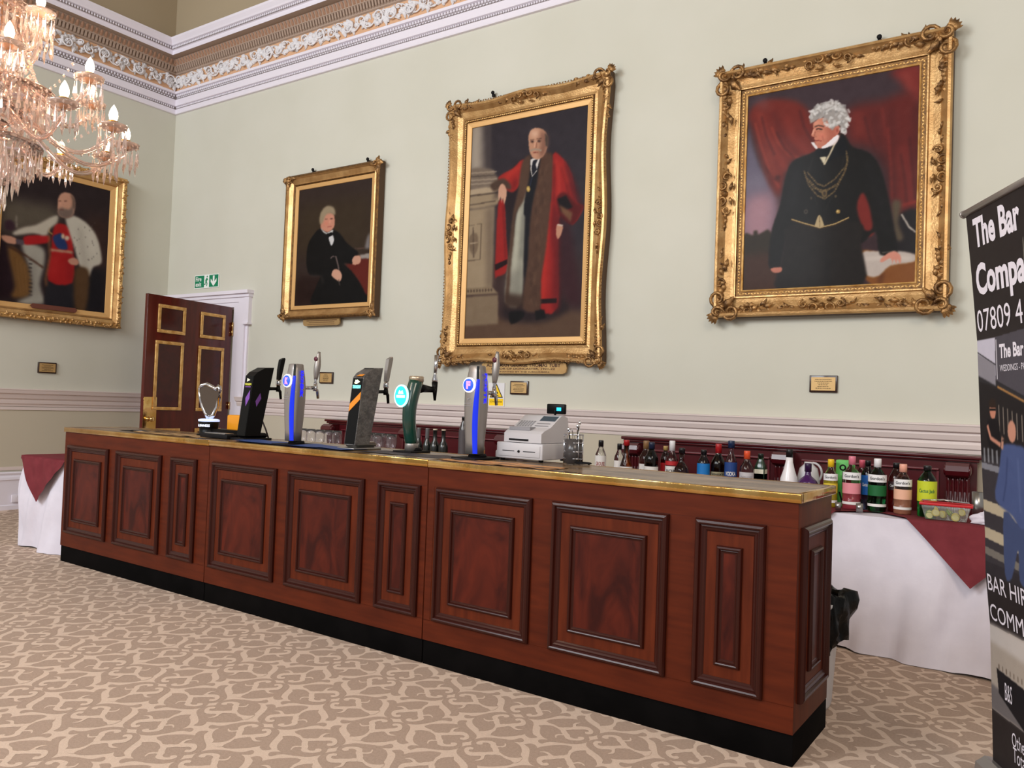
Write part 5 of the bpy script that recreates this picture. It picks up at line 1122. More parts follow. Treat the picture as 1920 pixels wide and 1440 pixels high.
def crumple(name, label, cat, loc, rx, ry, rz, seed, m_):
    bm = bmesh.new(); bmesh.ops.create_icosphere(bm, subdivisions=4, radius=1); r = random.Random(seed); ph = [r.uniform(0, 6) for _ in range(6)]
    for v in bm.verts:
        c = v.co; n = .16*sin(5*c.x+ph[0]+2*c.z)+.13*sin(7*c.y+ph[1]+3*c.x)+.08*sin(11*c.z+ph[2]+5*c.y)+.05*sin(19*c.x+ph[3]+9*c.y); v.co = c*(1+n)
        v.co.z = max(v.co.z, -.35); v.co = Vector((v.co.x*rx, v.co.y*ry, (v.co.z+.35)*rz))
    mb = MB(); mb.bm(bm, 0, True); o = mb.build(name, m_); o.location = loc; return tag(o, label, cat)
crumple('napkin', 'crumpled white cloth at the right edge of the bottle table by the banner', 'napkin', (9.765, -.86, Z), .075, .045, .055, 2, M['cloth'])
crumple('napkin', 'crumpled white cloth on the side table left of the bar', 'napkin', (2.96, -2.50, Z), .12, .07, .065, 6, M['cloth'])

# ------------------------------------------------------------------ things standing on the bar
BT = 1.1125
def tap_handle(mb, kind, y, z0, z1):
    """vertical lens handle"""
    pts = [(0, y+(.02 if kind == 'k' else 0)*q, z0+(z1-z0)*q) for q in np.linspace(0, 1, 12)]
    rad = [.009+.014*sin(pi*min(1, .12+q*.86))**1.4 for q in np.linspace(0, 1, 12)]
    mb.tube(pts, rad, 10, flat=1.0)
def font_base(t, w=.085, d=.11):
    mb = MB(); mb.bbox((-w, -d, .0), (w, d+.03, .012), .004); mb.lathe([(0, .012), (.055, .012), (.05, .03), (0, .03)], (0, .03, 0), 20); mb.build('foot_plate', M['blackm'], t)
def spout(t, y0, z, chrome=True, drop=.07, ext=.12):
    m_ = M['chrome'] if chrome else M['black']
    mb = MB(); mb.tube([(0, y0-.02, z), (0, y0+ext*.4, z), (0, y0+ext, z+.002)], [.017, .012, .011], 10); mb.lathe([(.016, -.02), (.017, .0), (.012, .03)], (0, y0+ext, z), 12)
    mb.tube([(0, y0+ext, z), (0, y0+ext+.02, z-.02), (0, y0+ext+.028, z-drop)], [.012, .011, .009], 10)
    s_ = mb.build('spout', m_, t)
    mb = MB(); mb.lathe([(.010, 0), (.014, .008), (.008, .022), (.011, .034), (.006, .045)], (0, y0+ext, z+.026), 12); mb.build('handle_ferrule', M['chrome'], s_)
    return y0+ext
def lens_tower(x, y, ftxt, side, label, glow):
    t = thing('beer_font', label, 'beer tap', (x, y, BT), 0, 'silver lens-shaped beer fonts'); font_base(t)
    # closed section: flat-ish front, bulged side; scaled along height
    hs = [(.03, .80, 0), (.10, .84, 0), (.20, .95, 0), (.30, 1.03, 0), (.38, 1.02, 0), (.45, .92, 0), (.50, .78, 0), (.535, .70, 0), (.54, .60, 0)]
    sec = []
    for k in range(28):
        a = 2*pi*k/28; sec.append((.062*np.sign(cos(a))*abs(cos(a))**.7, .058*np.sign(sin(a))*abs(sin(a))**.7))
    mb = MB(); vs = []
    for z, k, _ in hs:
        for p, q in sec: vs.append((p*k, q*k, z))
    n = 28; fs = [(i*n+j, i*n+(j+1) % n, (i+1)*n+(j+1) % n, (i+1)*n+j) for i in range(len(hs)-1) for j in range(n)]+[tuple((len(hs)-1)*n+j for j in range(n)), tuple(range(n-1, -1, -1))]
    mb.add(vs, fs, 0, True); mb.build('tower', M['silver'], t)
    def R(z): return float(np.interp(z, [a[0] for a in hs], [a[1] for a in hs]))
    # glowing strip running down the front right corner
    mb = MB(); rows = []
    for z in np.linspace(.034, .46, 20):
        k = R(z)*1.02; w = .005+.009*(1-z/.5)+.005*sin(pi*z/.5); c = .048-.014*sin(pi*z/.46)
        rows.append([(c*k-w, -.0595*k, z), (c*k-w*.2, -.0605*k+.004, z), (c*k+w*.7, -.056*k+.004, z), (min(.0635, c+w)*k, -.046*k, z)])
    mb.sweep(rows, 0, True); mb.build('light_strip', mat('blue_light_strip', (10, 40, 190), .3, emit=(10, 44, 230), estr=.5), t)
    mb = MB(); rows = []
    for z in np.linspace(.46, .535, 6):
        k = R(z)*1.02; w = .007; c = .046
        rows.append([(c*k-w, -.0595*k, z), (c*k, -.0600*k, z), (c*k+w, -.053*k, z)])
    mb.sweep(rows, 0, True); mb.build('dark_strip', M['black'], t)
    # roundel on the front face
    rd = thing  # noqa
    mb = MB(); zc = .425; k = R(zc)
    ax = Matrix.Rotation(pi/2, 3, 'X')
    mb.lathe([(0, 0), (.044, 0), (.044, .008), (.039, .012), (0, .0125)], (-.012, -.056*k, zc), 28, axis=ax); rn = mb.build('roundel', mat('lit_white_rim', (245, 240, 250), .4, emit=(255, 240, 255), estr=.9), t)
    mb = MB(); mb.lathe([(0, 0), (.036, 0), (.036, .001), (0, .001)], (-.012, -.056*k-.0128, zc), 28, axis=ax); mb.build('roundel_field', mat('lit_blue_field', (40, 90, 220), .4, emit=(50, 90, 255), estr=.7), rn)
    mb = MB(); text(mb, ftxt, lambda a, b: (-.012+a, -.056*k-.0146, zc+b), .030, .046, bold=.06); mb.build('roundel_letter', mat('lit_pink', (250, 150, 210), .4, emit=(255, 120, 200), estr=1.1), rn)
    # vertical lettering on the side
    mb = MB(); text(mb, side, lambda a, b: (.0645*R(.36+a), -.002+b, .37-a), .25, .026, bold=.04); mb.build('side_lettering', mat('blue_lettering', (20, 30, 200), .4, emit=(20, 20, 255), estr=1.2), t)
    yy = spout(t, .055, .385, True)
    mb = MB(); tap_handle(mb, 'k', yy, .445, .635); hd = mb.build('tap_handle', M['silver'], t)
    mb = MB(); mb.lathe([(0, 0), (.016, 0), (.015, .003), (0, .003)], (0, yy-.008, .585), 16, axis=ax); mb.build('handle_badge', mat('badge_plum', (92, 34, 52), .4), hd)
    mb = MB(); text(mb, 'VODKA' if 0 else ftxt, lambda a, b: (-.01+a, -.056*R(.34)-.004, .345+b), .02, .01, bold=.06); mb.box((-.04, -.056*R(.3)-.003, .318), (.01, -.056*R(.3)-.0015, .322)); mb.box((-.04, -.056*R(.3)-.003, .305), (.01, -.056*R(.3)-.0015, .308)); mb.build('front_print', M['greyd'], t)
    return t
lens_tower(5.905, -2.83, 'K', 'KRONENBOURG', 'silver beer font with glowing blue strip, left one over the blue bar runner', 0)
lens_tower(7.31, -2.71, 'F', "FOSTER'S", 'silver beer font with glowing blue strip, right one beside the till', 0)
def slant_tower(x, y, dark, label):
    t = thing('beer_font', label, 'beer tap', (x, y, BT), 0, 'slanted cider fonts'); 
    mb = MB(); mb.bbox((-.075, -.09, 0), (.075, .16, .014), .004); mb.bbox((-.05, -.05, .012), (.05, .15, .05), .02); mb.build('foot_plate', M['blackm'] if dark else M['steel'], t)
    # side silhouette in y-z leaning back
    sil = [(-.055, .03), (.075, .03), (.175, .53), (.10, .525), (.03, .49), (.0, .46)]
    bw = .047
    mb = MB(); mb.prism(sil, lambda a, b, d: (d, a, b), -bw, bw); mb.build('tower', M['black'] if dark else noisy(mat('embossed_grey', (120, 116, 114), .45, metal=.4), (90, 88, 88), nscale=30, bump=.8, bscale=60), t)
    # front panel black with print
    sl = lambda z: -.055+.055*(z-.03)/.43
    mb = MB(); mb.add([(-bw+.004, sl(.035)-.0015, .035), (bw-.004, sl(.035)-.0015, .035), (bw-.004, sl(.455)-.0015, .455), (-bw+.004, sl(.455)-.0015, .455)], [(0, 1, 2, 3)])
    mb.add([(-bw+.004, -.0015, .46), (bw-.004, -.0015, .46), (bw-.004, .098, .526), (-bw+.004, .098, .526)], [(0, 1, 2, 3)]); fp = mb.build('front_panel', M['black'], t, fix=False)
    c1 = mat('accent', (120, 70, 160) if dark else (236, 146, 30), .4)
    mb = MB(); q = lambda a, b: (a, sl(b)-.003, b)
    if dark:
        mb.add([q(-.01, .30), q(.03, .36), q(.035, .30), q(.005, .24)], [(0, 1, 2, 3)]); mb.add([q(-.03, .385), q(.03, .385), q(.03, .378), q(-.03, .378)], [(3, 2, 1, 0)])
        mb.add([(bw+.001, .02, .28), (bw+.001, .06, .34), (bw+.001, .07, .30), (bw+.001, .03, .24)], [(0, 1, 2, 3)])
    else: mb.add([q(-.043, .24), q(.043, .32), q(.043, .37), q(-.043, .29)], [(0, 1, 2, 3)]); mb.add([(-.02, .0, .4685), (.035, .0, .4685), (.035, .03, .487), (.0, .04, .492)], [(0, 1, 2, 3)])
    mb.build('accent_stripe', c1, fp, fix=False)
    e = .35 if dark else 1.6
    mb = MB(); text(mb, 'STRONGBOW', lambda a, b: (a, sl(.40)-.004, .40+b), .07, .016 if dark else .022, bold=.03); mb.build('name_print', mat('lit_name', (216, 214, 90) if dark else (150, 240, 235), .4, emit=(220, 220, 60) if dark else (120, 255, 250), estr=e), fp, fix=False)
    mb = MB(); mb.add([q(-.02, .418), q(-.02, .445), q(.015, .432)], [(0, 2, 1)]); 
    if not dark: mb.add([q(-.028, .425), q(-.005, .447), q(.022, .433), q(-.005, .418)], [(0, 3, 2, 1)])
    mb.build('arrow_logo', mat('lit_logo', (200, 200, 190) if dark else (246, 246, 200), .4, emit=(255, 250, 190), estr=.2 if dark else 1.6), fp, fix=False)
    yy = spout(t, .14, .375, False, .075, .12)
    mb = MB(); P = [(yy-.01, .445), (yy+.012, .445), (yy+.045, .60), (yy+.04, .612), (yy+.005, .595), (yy-.008, .52)]
    mb.prism(P, lambda a, b, d: (d, a, b), -.014, .014); mb.build('tap_handle', M['black'] if dark else M['silver'], t)
    mb = MB(); mb.lathe([(.016, .40), (.019, .41), (.019, .43), (.012, .445)], (0, yy, 0), 12); mb.build('collar', M['chrome'], t)
slant_tower(5.27, -2.70, True, 'slanted black cider font with purple mark, next to the harp tap')
slant_tower(6.39, -2.74, False, 'slanted grey patterned cider font with orange stripe')
def green_tower():
    t = thing('beer_font', 'curved dark green beer font with glowing aqua oval badge', 'beer tap', (6.745, -2.62, BT)); font_base(t, .075, .08)
    gr = noisy(mat('green_enamel', (10, 52, 44), .22, coat=.6), (16, 70, 56), nscale=4)
    path = [(-.0, .012-.045*sin(pi*q)+.02*q, .05+.40*q) for q in np.linspace(0, 1, 14)]
    mb = MB(); mb.tube(path, [.040+.006*q for q in np.linspace(0, 1, 14)], 20); mb.build('tower', gr, t)
    mb = MB(); mb.lathe([(.0, .012), (.042, .012), (.042, .055), (.040, .058)], (0, .010, 0), 20); mb.build('lower_collar', M['silver'], t)
    mb = MB(); mb.lathe([(.047, .0), (.047, .028), (.042, .034), (0, .034)], (0, .032, .445), 20); mb.build('upper_collar', mat('champagne_metal', (196, 178, 156), .3, metal=.7), t)
    ax = Matrix.Rotation(pi/2, 3, 'X') 
    for n_, rx, rz, d, m_ in (('badge', .056, .070, .0, mat('lit_badge_rim', (220, 250, 250), .4, emit=(170, 255, 255), estr=1.0)), ('badge_field', .047, .060, .0125, mat('lit_badge_aqua', (40, 190, 190), .4, emit=(40, 215, 205), estr=.9))):
        mb = MB(); P = [(rx*cos(a), rz*sin(a)) for a in np.linspace(0, 2*pi, 32, endpoint=False)]
        mb.prism(P, lambda a, b, dd: (-.030+a, -.062-dd, .352+b), d, d+(.012 if n_ == 'badge' else .001))
        if n_ == 'badge':
            mb.tube([(-.03, -.062, .352), (0, -.02, .352)], .012, 8); bd = mb.build(n_, m_, t)
        else: mb.build(n_, m_, bd)
    mb = MB(); f = lambda a, b: (-.030+a, -.0762, .352+b)
    mb.add([f(-.035, -.012), f(.035, -.012), f(.035, .004), f(-.035, .004)], [(0, 1, 2, 3)]); mb.prism([(-.022, .012), (.022, .012), (.012, .036), (0, .024), (-.012, .036)], lambda a, b, d: (-.03+a, -.0757-d, .352+b), 0, .0006); mb.build('badge_crest', mat('lit_badge_white', (240, 255, 255), .4, emit=(220, 255, 255), estr=1.2), bd)
    mb = MB(); mb.tube([(0, .05, .40), (0, .10, .405), (0, .19, .40)], [.032, .026, .018], 12); mb.lathe([(.018, -.018), (.024, 0), (.018, .02)], (0, .19, .40), 12)
    mb.tube([(0, .215, .45), (0, .218, .40), (0, .222, .33)], [.020, .016, .008], 10); sp = mb.build('spout', M['black'], t)
    mb = MB(); mb.lathe([(.018, 0), (.019, .015), (.010, .05), (.012, .06)], (0, .215, .45), 14); mb.tube([(0, .215, .50), (0, .225, .625)], [.010, .015], 10); mb.build('tap_handle', M['chrome'], t)
green_tower()
def harp_tower():
    t = thing('harp_beer_font', 'black round beer font topped by a silver harp', 'beer tap', (4.68, -2.60, BT))
    mb = MB(); mb.lathe([(0, 0), (.085, 0), (.085, .012), (.066, .016), (.07, .06), (.078, .105), (.074, .112), (0, .112)], n=28); mb.box((.05, -.02, .012), (.40, .07, .055)); b = mb.build('drum_base', M['black'], t)
    mb = MB(); mb.lathe([(.060, .112), (.078, .108), (.078, .122), (.060, .128)], n=28, cap=False); mb.lathe([(0, .124), (.06, .127)], n=28, cap=False); mb.build('lit_ring', mat('lit_ring_white', (210, 225, 250), .4, emit=(190, 210, 255), estr=.8), b)
    mb = MB(); f = lambda a, bb: (.079*sin(.35+a/.079), -.079*cos(.35+a/.079), .078+bb); text(mb, 'GUINNESS', f, .11, .020, bold=.03); mb.build('name_lettering', mat('lit_lettering', (240, 244, 255), .4, emit=(220, 230, 255), estr=1.0), b)
    ev = Vector((.8, .6, 0))
    def P(a, z): return (a*ev.x, a*ev.y, z)
    mb = MB(); mb.tube([P(.0, .125), P(.03, .16), P(.055, .22), P(.07, .29), P(.072, .35), P(.066, .385)], [.02, .017, .014, .013, .014, .016], 10, up=(0, 0, 1)); mb.tube([P(.066, .385), P(.04, .36), P(.01, .375), P(-.03, .395), P(-.07, .385), P(-.085, .36)], [.016, .015, .015, .014, .012, .010], 10, up=(0, 0, 1))
    mb.tube([P(-.085, .36), P(-.078, .29), P(-.058, .22), P(-.03, .17), P(.0, .13)], [.009, .009, .010, .013, .018], 10, up=(0, 1, 0)); mb.build('harp_frame', M['chrome'], t)
    mb = MB(); mb.prism([(.062, .37), (.035, .35), (.005, .362), (-.03, .382), (-.07, .372), (-.076, .34), (-.07, .28), (-.052, .21), (-.025, .165), (.005, .15), (.035, .19), (.055, .25), (.063, .31)], lambda a, b, d: (a*.8-d*.6, a*.6+d*.8, b), -.004, .004); mb.build('harp_panel', mat('smoked_panel', (104, 92, 82), .25, trans=.35, ior=1.2), t)
    mb = MB()
    for k in range(9):
        a = -.065+.014*k; mb.tube([P(a, .375-.008*abs(k-4)), P(-.040+.011*k, .20-.004*k)], .0018, 4)
    mb.build('harp_strings', M['steel'], t)
harp_tower()
# orange box behind harp, cable, blue bar runner, other runners, menu, till, caddy
t = thing('plastic_crate', 'small orange box behind the harp tap', 'box', (4.93, -2.465, 1.1125))
mb = MB(); mb.bbox((-.15, -.05, 0), (.15, .04, .165), .012); mb.build('box_body', mat('orange_plastic', (226, 146, 20), .5), t)
mb = MB(); mb.tube([(5.11, -2.50, 1.12), (5.10, -2.50, 1.24), (5.115, -2.50, 1.285), (5.15, -2.49, 1.27), (5.20, -2.48, 1.18), (5.22, -2.47, 1.12)], .006, 8); tag(mb.build('cable', mat('dark_cable', (40, 18, 16), .5)), 'dark looped cable between the orange box and the black font', 'cable')
t = thing('drip_tray', 'black drip tray with grey rim between harp tap and black font', 'tray', (5.03, -2.76, 1.1128), BA)
mb = MB(); mb.bbox((-.16, -.05, 0), (.16, .05, .03), .004); mb.build('tray', M['blackm'], t); mb = MB(); mb.bbox((-.12, -.04, .03), (.12, .04, .038), .002); mb.build('grille', M['steel'], t)
def runner(x, y, w, d, label, m_, seed, lift=0):
    r = random.Random(seed); ph = r.uniform(0, 6); mb = MB(); n = 30; P = []
    mb.grid(lambda u, v: ((u-.5)*w, (v-.5)*d, .002+max(0, .003*sin(u*9+ph+v*2)+.002*sin(u*23+ph))), n, 6)
    mb.grid(lambda u, v: ((u-.5)*w, (v-.5)*d, 0), 1, 1)
    o = mb.build('bar_runner', m_, fix=False); o.location = (x, y, 1.1118+lift); o.rotation_euler = (0, 0, BA+r.uniform(-.02, .02)); return tag(o, label, 'bar runner', 'bar runners')
runner(5.95, -2.83, 1.05, .23, 'blue bar runner under the left silver font', mat('blue_runner', (44, 70, 130), .6), 1, .007)
runner(6.95, -2.78, .80, .22, 'dark wavy bar runner in front of the green font', noisy(mat('dark_runner', (38, 34, 40), .6), (72, 66, 74), nscale=20), 2)
runner(7.62, -2.88, .72, .20, 'black and tan curling bar runner below the right silver font', noisy(mat('tan_runner', (196, 142, 92), .6), (40, 30, 28), scale=(1, 4, 1), nscale=5, lo=.52, hi=.6), 3)
runner(4.55, -2.78, .95, .18, 'tan and black bar runner below the harp tap', noisy(mat('tan_runner_left', (190, 150, 100), .6), (30, 26, 26), scale=(1, 3, 1), nscale=6, lo=.5, hi=.58), 4)
runner(4.0, -2.72, .42, .16, 'dark folded cloth with white print at the far left of the bar', noisy(mat('printed_cloth', (28, 26, 28), .6), (200, 196, 196), nscale=16, lo=.58, hi=.62), 5)

def till():
    t = thing('cash_register', 'pale grey cash register with dark display on the bar', 'till', (7.545, -2.60, 1.1125), .02)
    mb = MB(); mb.bbox((-.155, -.0, .012), (.155, .31, .105), .006); d = mb.build('cash_drawer', M['greyp'], t)
    for sx in (-.13, .13):
        for sy in (.03, .28): mb = MB(); mb.lathe([(.014, 0), (.014, .014)], (sx, sy, 0), 10); mb.build('foot', M['blackm'], d)
    mb = MB(); mb.bbox((-.140, -.004, .026), (.140, .002, .092), .002); fr = mb.build('drawer_front', M['greyp'], d)
    mb = MB(); mb.box((-.11, -.0055, .055), (-.03, -.0038, .059)); mb.box((.03, -.0055, .055), (.11, -.0038, .059)); mb.lathe([(0, 0), (.008, 0), (.006, .006), (0, .006)], (0, -.004, .056), 12, axis=Matrix.Rotation(pi/2, 3, 'X')); mb.build('slots_and_lock', M['blackm'], fr)
    body = [(.0, .108), (.0, .160), (.03, .175), (.10, .195), (.22, .262), (.25, .268), (.30, .255), (.31, .22), (.31, .108)]
    mb = MB(); mb.prism(body, lambda a, b, dd: (dd, a, b), -.105, .145); bd = mb.build('register_body', M['greyp'], t)
    sl = lambda y: .195+(y-.10)*(.067/.12)
    mb = MB(); 
    def pad(x0, x1, y0, y1, off): mb.add([(x0, y0, sl(y0)+off), (x1, y0, sl(y0)+off), (x1, y1, sl(y1)+off), (x0, y1, sl(y1)+off)], [(0, 1, 2, 3)])
    pad(.03, .135, .165, .215, .0015); mb.build('keypad_display', M['screen'], bd, fix=False)
    mb = MB(); 
    for i in range(6):
        for j in range(4): pad(-.09+i*.018, -.078+i*.018, .105+j*.015, .116+j*.015, .002)
    pad(.03, .12, .11, .118, .002); pad(.03, .12, .135, .142, .002); mb.build('keys', M['greyd'], bd, fix=False)
    mb = MB(); mb.bbox((-.07, -.004, .118), (.06, .0, .128), .001); mb.build('receipt_slot', M['blackm'], bd)
    mb = MB(); mb.box((-.09, .03, .177), (.05, .09, .196)); mb.build('receipt_cover', M['greyd'], bd)
    mb = MB(); mb.bbox((.075, .255, .262), (.085, .27, .30), .003); mb.bbox((.02, .262, .275), (.145, .285, .335), .006); p = mb.build('customer_display', M['black'], t)
    mb = MB(); mb.box((.09, .2595, .295), (.12, .2615, .315)); mb.build('lit_digits', mat('cyan_digits', (30, 160, 200), .4, emit=(40, 190, 240), estr=1.5), p)
    mb = MB(); mb.bbox((-.225, .09, .002), (-.157, .24, .05), .01); mb.build('side_reader', M['greyp'], t)
till()
def caddy():
    t = thing('wire_caddy', 'chrome wire caddy of cutlery and stirrers beside the till', 'caddy', (7.83, -2.475, 1.1125))
    mb = MB()
    for z in (.03, .07, .12, .165): mb.tube([(.058*cos(a), .045*sin(a), z) for a in np.linspace(0, 2*pi, 28)], .003, 6)
    for k in range(10): a = k*2*pi/10; mb.tube([(.058*cos(a), .045*sin(a), .002), (.058*cos(a), .045*sin(a), .168)], .0025, 5)
    mb.tube([(.0, -.045, .16), (.0, -.05, .19), (.015, -.05, .20), (.02, -.045, .165)], .003, 5); mb.build('wire_frame', M['chrome'], t)
    mb = MB(); mb.lathe([(0, .004), (.05, .004), (.05, .14), (.046, .14), (.046, .01), (0, .01)], n=20); mb.build('liner', mat('smoky_plastic', (70, 66, 66), .2), t)
    for k, (a, b) in enumerate(((-.02, .0), (.01, .01), (.025, -.01), (-.005, -.02), (.0, .022))):
        q = thing('straw' if k % 2 else 'bar_spoon', 'thin %s sticking out of the wire caddy' % ('dark straw' if k % 2 else 'steel spoon'), 'utensil', (7.83+a, -2.475+b, 1.124), 0, 'utensils in the wire caddy'); mb = MB(); mb.tube([(0, 0, 0), (a*.8, b*.8, .175+.02*(k % 3))], .0035 if k % 2 else .003, 6)
        if k % 2 == 0: mb.lathe([(0, 0), (.008, .006), (.009, .014), (0, .026)], (a*.8, b*.8, .17+.02*(k % 3)), 8)
        mb.build('shaft', M['black'] if k % 2 else M['chrome'], q)
caddy()
mb = MB(); 
pts = [(7.90+.045*cos(a)+.02*q, -2.50+.03*sin(a), 1.1175+.010*q) for q, a in zip(np.linspace(0, 1, 40), np.linspace(0, 11, 40))]
mb.tube(pts, .004, 6); tag(mb.build('cable', M['blackm']), 'black coiled cable to the right of the wire caddy', 'cable')

# ------------------------------------------------------------------ bin behind the bar end
t = thing('waste_bin', 'white bin lined with a black bag behind the bar end', 'bin', (9.10, -2.24, 0))
mb = MB(); mb.lathe([(0, 0), (.085, 0), (.09, .02), (.118, .50), (.125, .51), (.125, .525), (.112, .525), (.08, .02), (0, .02)], n=24, sq=.7); mb.build('bin_body', M['binw'], t)
def bag():
    vs = []; fs = []; n = 72; r = random.Random(9); ph = [r.uniform(0, 6) for _ in range(5)]
    prof = [(.09, .36), (.10, .48), (.112, .545), (.124, .575), (.136, .565), (.142, .53), (.140, .49), (.146, .45), (.138, .41), (.142, .38), (.136, .355)]
    mb = MB()
    for j, (q, z) in enumerate(prof):
        for k in range(n):
            a = 2*pi*k/n; w = 1+.07*sin(7*a+ph[0]+j*.5)+.06*sin(12*a+ph[1]-j*.9)+.035*sin(19*a+ph[2]+j*1.6)
            ex = .055*max(0, cos(a-.5))**4*(1 if 3 < j < 7 else .3)
            vs.append(((q*w+ex)*cos(a), (q*w+ex)*sin(a), z+.014*sin(5*a+ph[3]+j*.4)-.06*max(0, cos(a+.9))**3*(j > 4)))
    fs = [(j*n+k, j*n+(k+1) % n, (j+1)*n+(k+1) % n, (j+1)*n+k) for j in range(len(prof)-1) for k in range(n)]; mb.add(vs, fs, 0, True)
    mb.build('bin_liner', M['bag'], t)
bag()

# ------------------------------------------------------------------ roll-up banner at the right edge
def banner():
    B0 = Vector((9.897, -2.62, 0)); e = Vector((.447, -.8945, 0)); nn = Vector((-.8945, -.447, 0))
    t = thing('roll_up_banner', 'tall black roll-up advertising banner at the right edge', 'banner', B0)
    pz = [.0, .04, .28, .615, .822, .98, 1.304, 1.763, 2.026, 2.30]; po = [-.002, 0, .009, .023, .044, .049, .07, .095, .121, .151]
    def S(u, z, off=0): o = float(np.interp(z, pz, po)); return tuple(e*u+nn*(o+off)+Vector((0, 0, z)))
    def SV(u, z): o = np.interp(z, pz, po); return np.stack([e.x*u+nn.x*o, e.y*u+nn.y*o, z], -1)
    Wd = .86; z0, z1 = .07, 2.29
    # artwork painted in (u*1000, z*1000) units, z up -> use y = -z
    C = Canvas(300, 760, [(0, -z1*1000), (Wd*1000, -z1*1000), (Wd*1000, -z0*1000), (0, -z0*1000)], (52, 46, 46))
    def p(*a): return [(x*1000, -z*1000) for x, z in a]
    C.poly(p((-.01, 1.765), (.87, 1.765), (.87, .825), (-.01, .825)), (52, 50, 54), .4, sm=False)
    C.poly(p((-.01, 1.765), (.87, 1.765), (.87, 1.5), (.15, 1.6), (-.01, 1.69)), (206, 202, 216), .6, sm=False)
    C.poly(p((-.01, 1.715), (.15, 1.66), (.15, 1.575), (.01, 1.618), (-.01, 1.62)), (148, 144, 152), 1, sm=False); C.line(p((-.01, 1.72), (.16, 1.655)), 5, (60, 58, 62), .5); C.line(p((.16, 1.57), (.87, 1.36)), 12, (190, 140, 84), .8)
    C.poly(p((.155, 1.765), (.80, 1.80), (.80, 1.40), (.150, 1.598)), (86, 82, 90), .5, sm=False); C.line(p((.163, 1.755), (.163, 1.602)), 4, (220, 216, 224), .4)
    C.poly(p((-.01, 1.60), (.15, 1.57), (.87, 1.36), (.87, 1.30), (-.01, 1.30)), (40, 36, 38), 1, sm=False)
    for k in range(9): C.line(p((.13+.035*k, 1.51-.008*k), (.13+.035*k, 1.40-.006*k)), 6, (190, 176, 160), .8, .8)
    C.poly(p((-.01, 1.30), (.20, 1.26), (.87, 1.2), (.87, .83), (-.01, .83)), (66, 62, 66), 1, sm=False)
    for za, zb, c in ((1.27, 1.245, (140, 140, 148)), (1.12, 1.075, (196, 182, 156)), (1.01, .965, (196, 182, 156)), (.93, .90, (130, 124, 116))): C.poly(p((-.01, za), (.3, za-.02), (.3, zb-.02), (-.01, zb)), c, .6, sm=False)
    C.poly(p((-.01, .87), (.87, .87), (.87, .82), (-.01, .82)), (56, 52, 56), .5, sm=False)
    for k in range(4): C.line(p((.03+.035*k, 1.33), (.03+.035*k, 1.27)), 14, (176, 178, 184), 1, .7)
    # barman and customer in the printed photograph
    C.ell(115, -1480, 26, 36, (206, 142, 118), 1); C.poly(p((.085, 1.505), (.10, 1.525), (.135, 1.522), (.145, 1.50), (.14, 1.49), (.09, 1.492)), (52, 38, 32), .8); C.line(p((.09, 1.483), (.14, 1.483)), 9, (24, 22, 24), .5)
    C.poly(p((.06, 1.43), (.10, 1.445), (.14, 1.445), (.165, 1.42), (.16, 1.33), (.07, 1.34)), (26, 24, 28), .8); C.line(p((.065, 1.42), (.09, 1.37), (.17, 1.345)), 18, (206, 146, 124), 1)
    C.ell(262, -1400, 32, 42, (206, 150, 128), 1); C.poly(p((.175, 1.33), (.20, 1.35), (.30, 1.35), (.36, 1.33), (.40, 1.2), (.38, 1.05), (.30, 1.03), (.24, 1.08), (.105, 1.13), (.15, 1.25)), (82, 96, 140), 1.5); C.line(p((.18, 1.33), (.19, 1.38), (.19, 1.36)), 18, (200, 150, 128), 1)
    C.line(p((.22, 1.3), (.20, 1.2), (.17, 1.13)), 8, (56, 68, 108), 1.5, .8); C.line(p((.3, 1.3), (.3, 1.1)), 8, (104, 118, 160), 2, .8)
    C.poly(p((.17, 1.09), (.30, 1.04), (.38, 1.05), (.35, .85), (.28, .845), (.27, .96), (.22, .845), (.165, .85)), (74, 86, 122), 1)
    # lower photograph
    C.poly(p((-.01, .616), (.87, .64), (.87, .29), (-.01, .28)), (182, 170, 158), .4, sm=False); C.poly(p((-.01, .62), (.87, .64), (.87, .52), (-.01, .55)), (206, 198, 192), 3, sm=False); C.poly(p((-.01, .38), (.87, .34), (.87, .29), (-.01, .28)), (120, 114, 114), 2, sm=False)
    C.poly(p((.05, .455), (.30, .44), (.60, .46), (.60, .31), (.26, .285), (.065, .36)), (36, 34, 38), .8, sm=False)
    for k in range(8): C.line(p((.07+.03*k, .455), (.07+.03*k, .475)), 7, (110, 96, 84), .8)
    C.grain(1.5, 12)
    C.mesh('printed_sheet', lambda u, v: SV(u*Wd, z1+(z0-z1)*v), M['print'], t)
    wt = mat('banner_white_ink', (236, 230, 240), .5)
    def T(s_, u0, u1, za, zb, bold=.0): mb = MB(); text(mb, s_, lambda a, b: S((u0+u1)/2+a, (za+zb)/2+b, .0015), u1-u0, zb-za, bold=bold); mb.build('white_lettering', wt, t, fix=False)
    T('The Bar', .056, .425, 2.132, 2.252, .035); T('Company', .040, .56, 1.905, 2.071, .035); T('07809 4', .020, .385, 1.797, 1.886)
    T('BAR HIRE', .016, .37, .758, .822); T('COMM', .016, .282, .640, .706); T('Other', .165, .28, .197, .250); T('Total', .172, .27, .140, .196)
    T('The Bar', .190, .375, 1.680, 1.735, .035); T('WEDDINGS - PARTIES - EVENTS', .190, .56, 1.63, 1.655); T('B&S', .117, .173, .352, .42)
    mb = MB(); a = Vector(S(-.012, 2.29)); b = Vector(S(Wd+.012, 2.29)); mb.tube([a, b], .014, 10); rl = mb.build('top_rail', M['silver'], t); mb = MB(); mb.tube([a-e*.008, a], .017, 10); mb.build('end_cap', M['silver'], rl)
    mb = MB(); vs = []
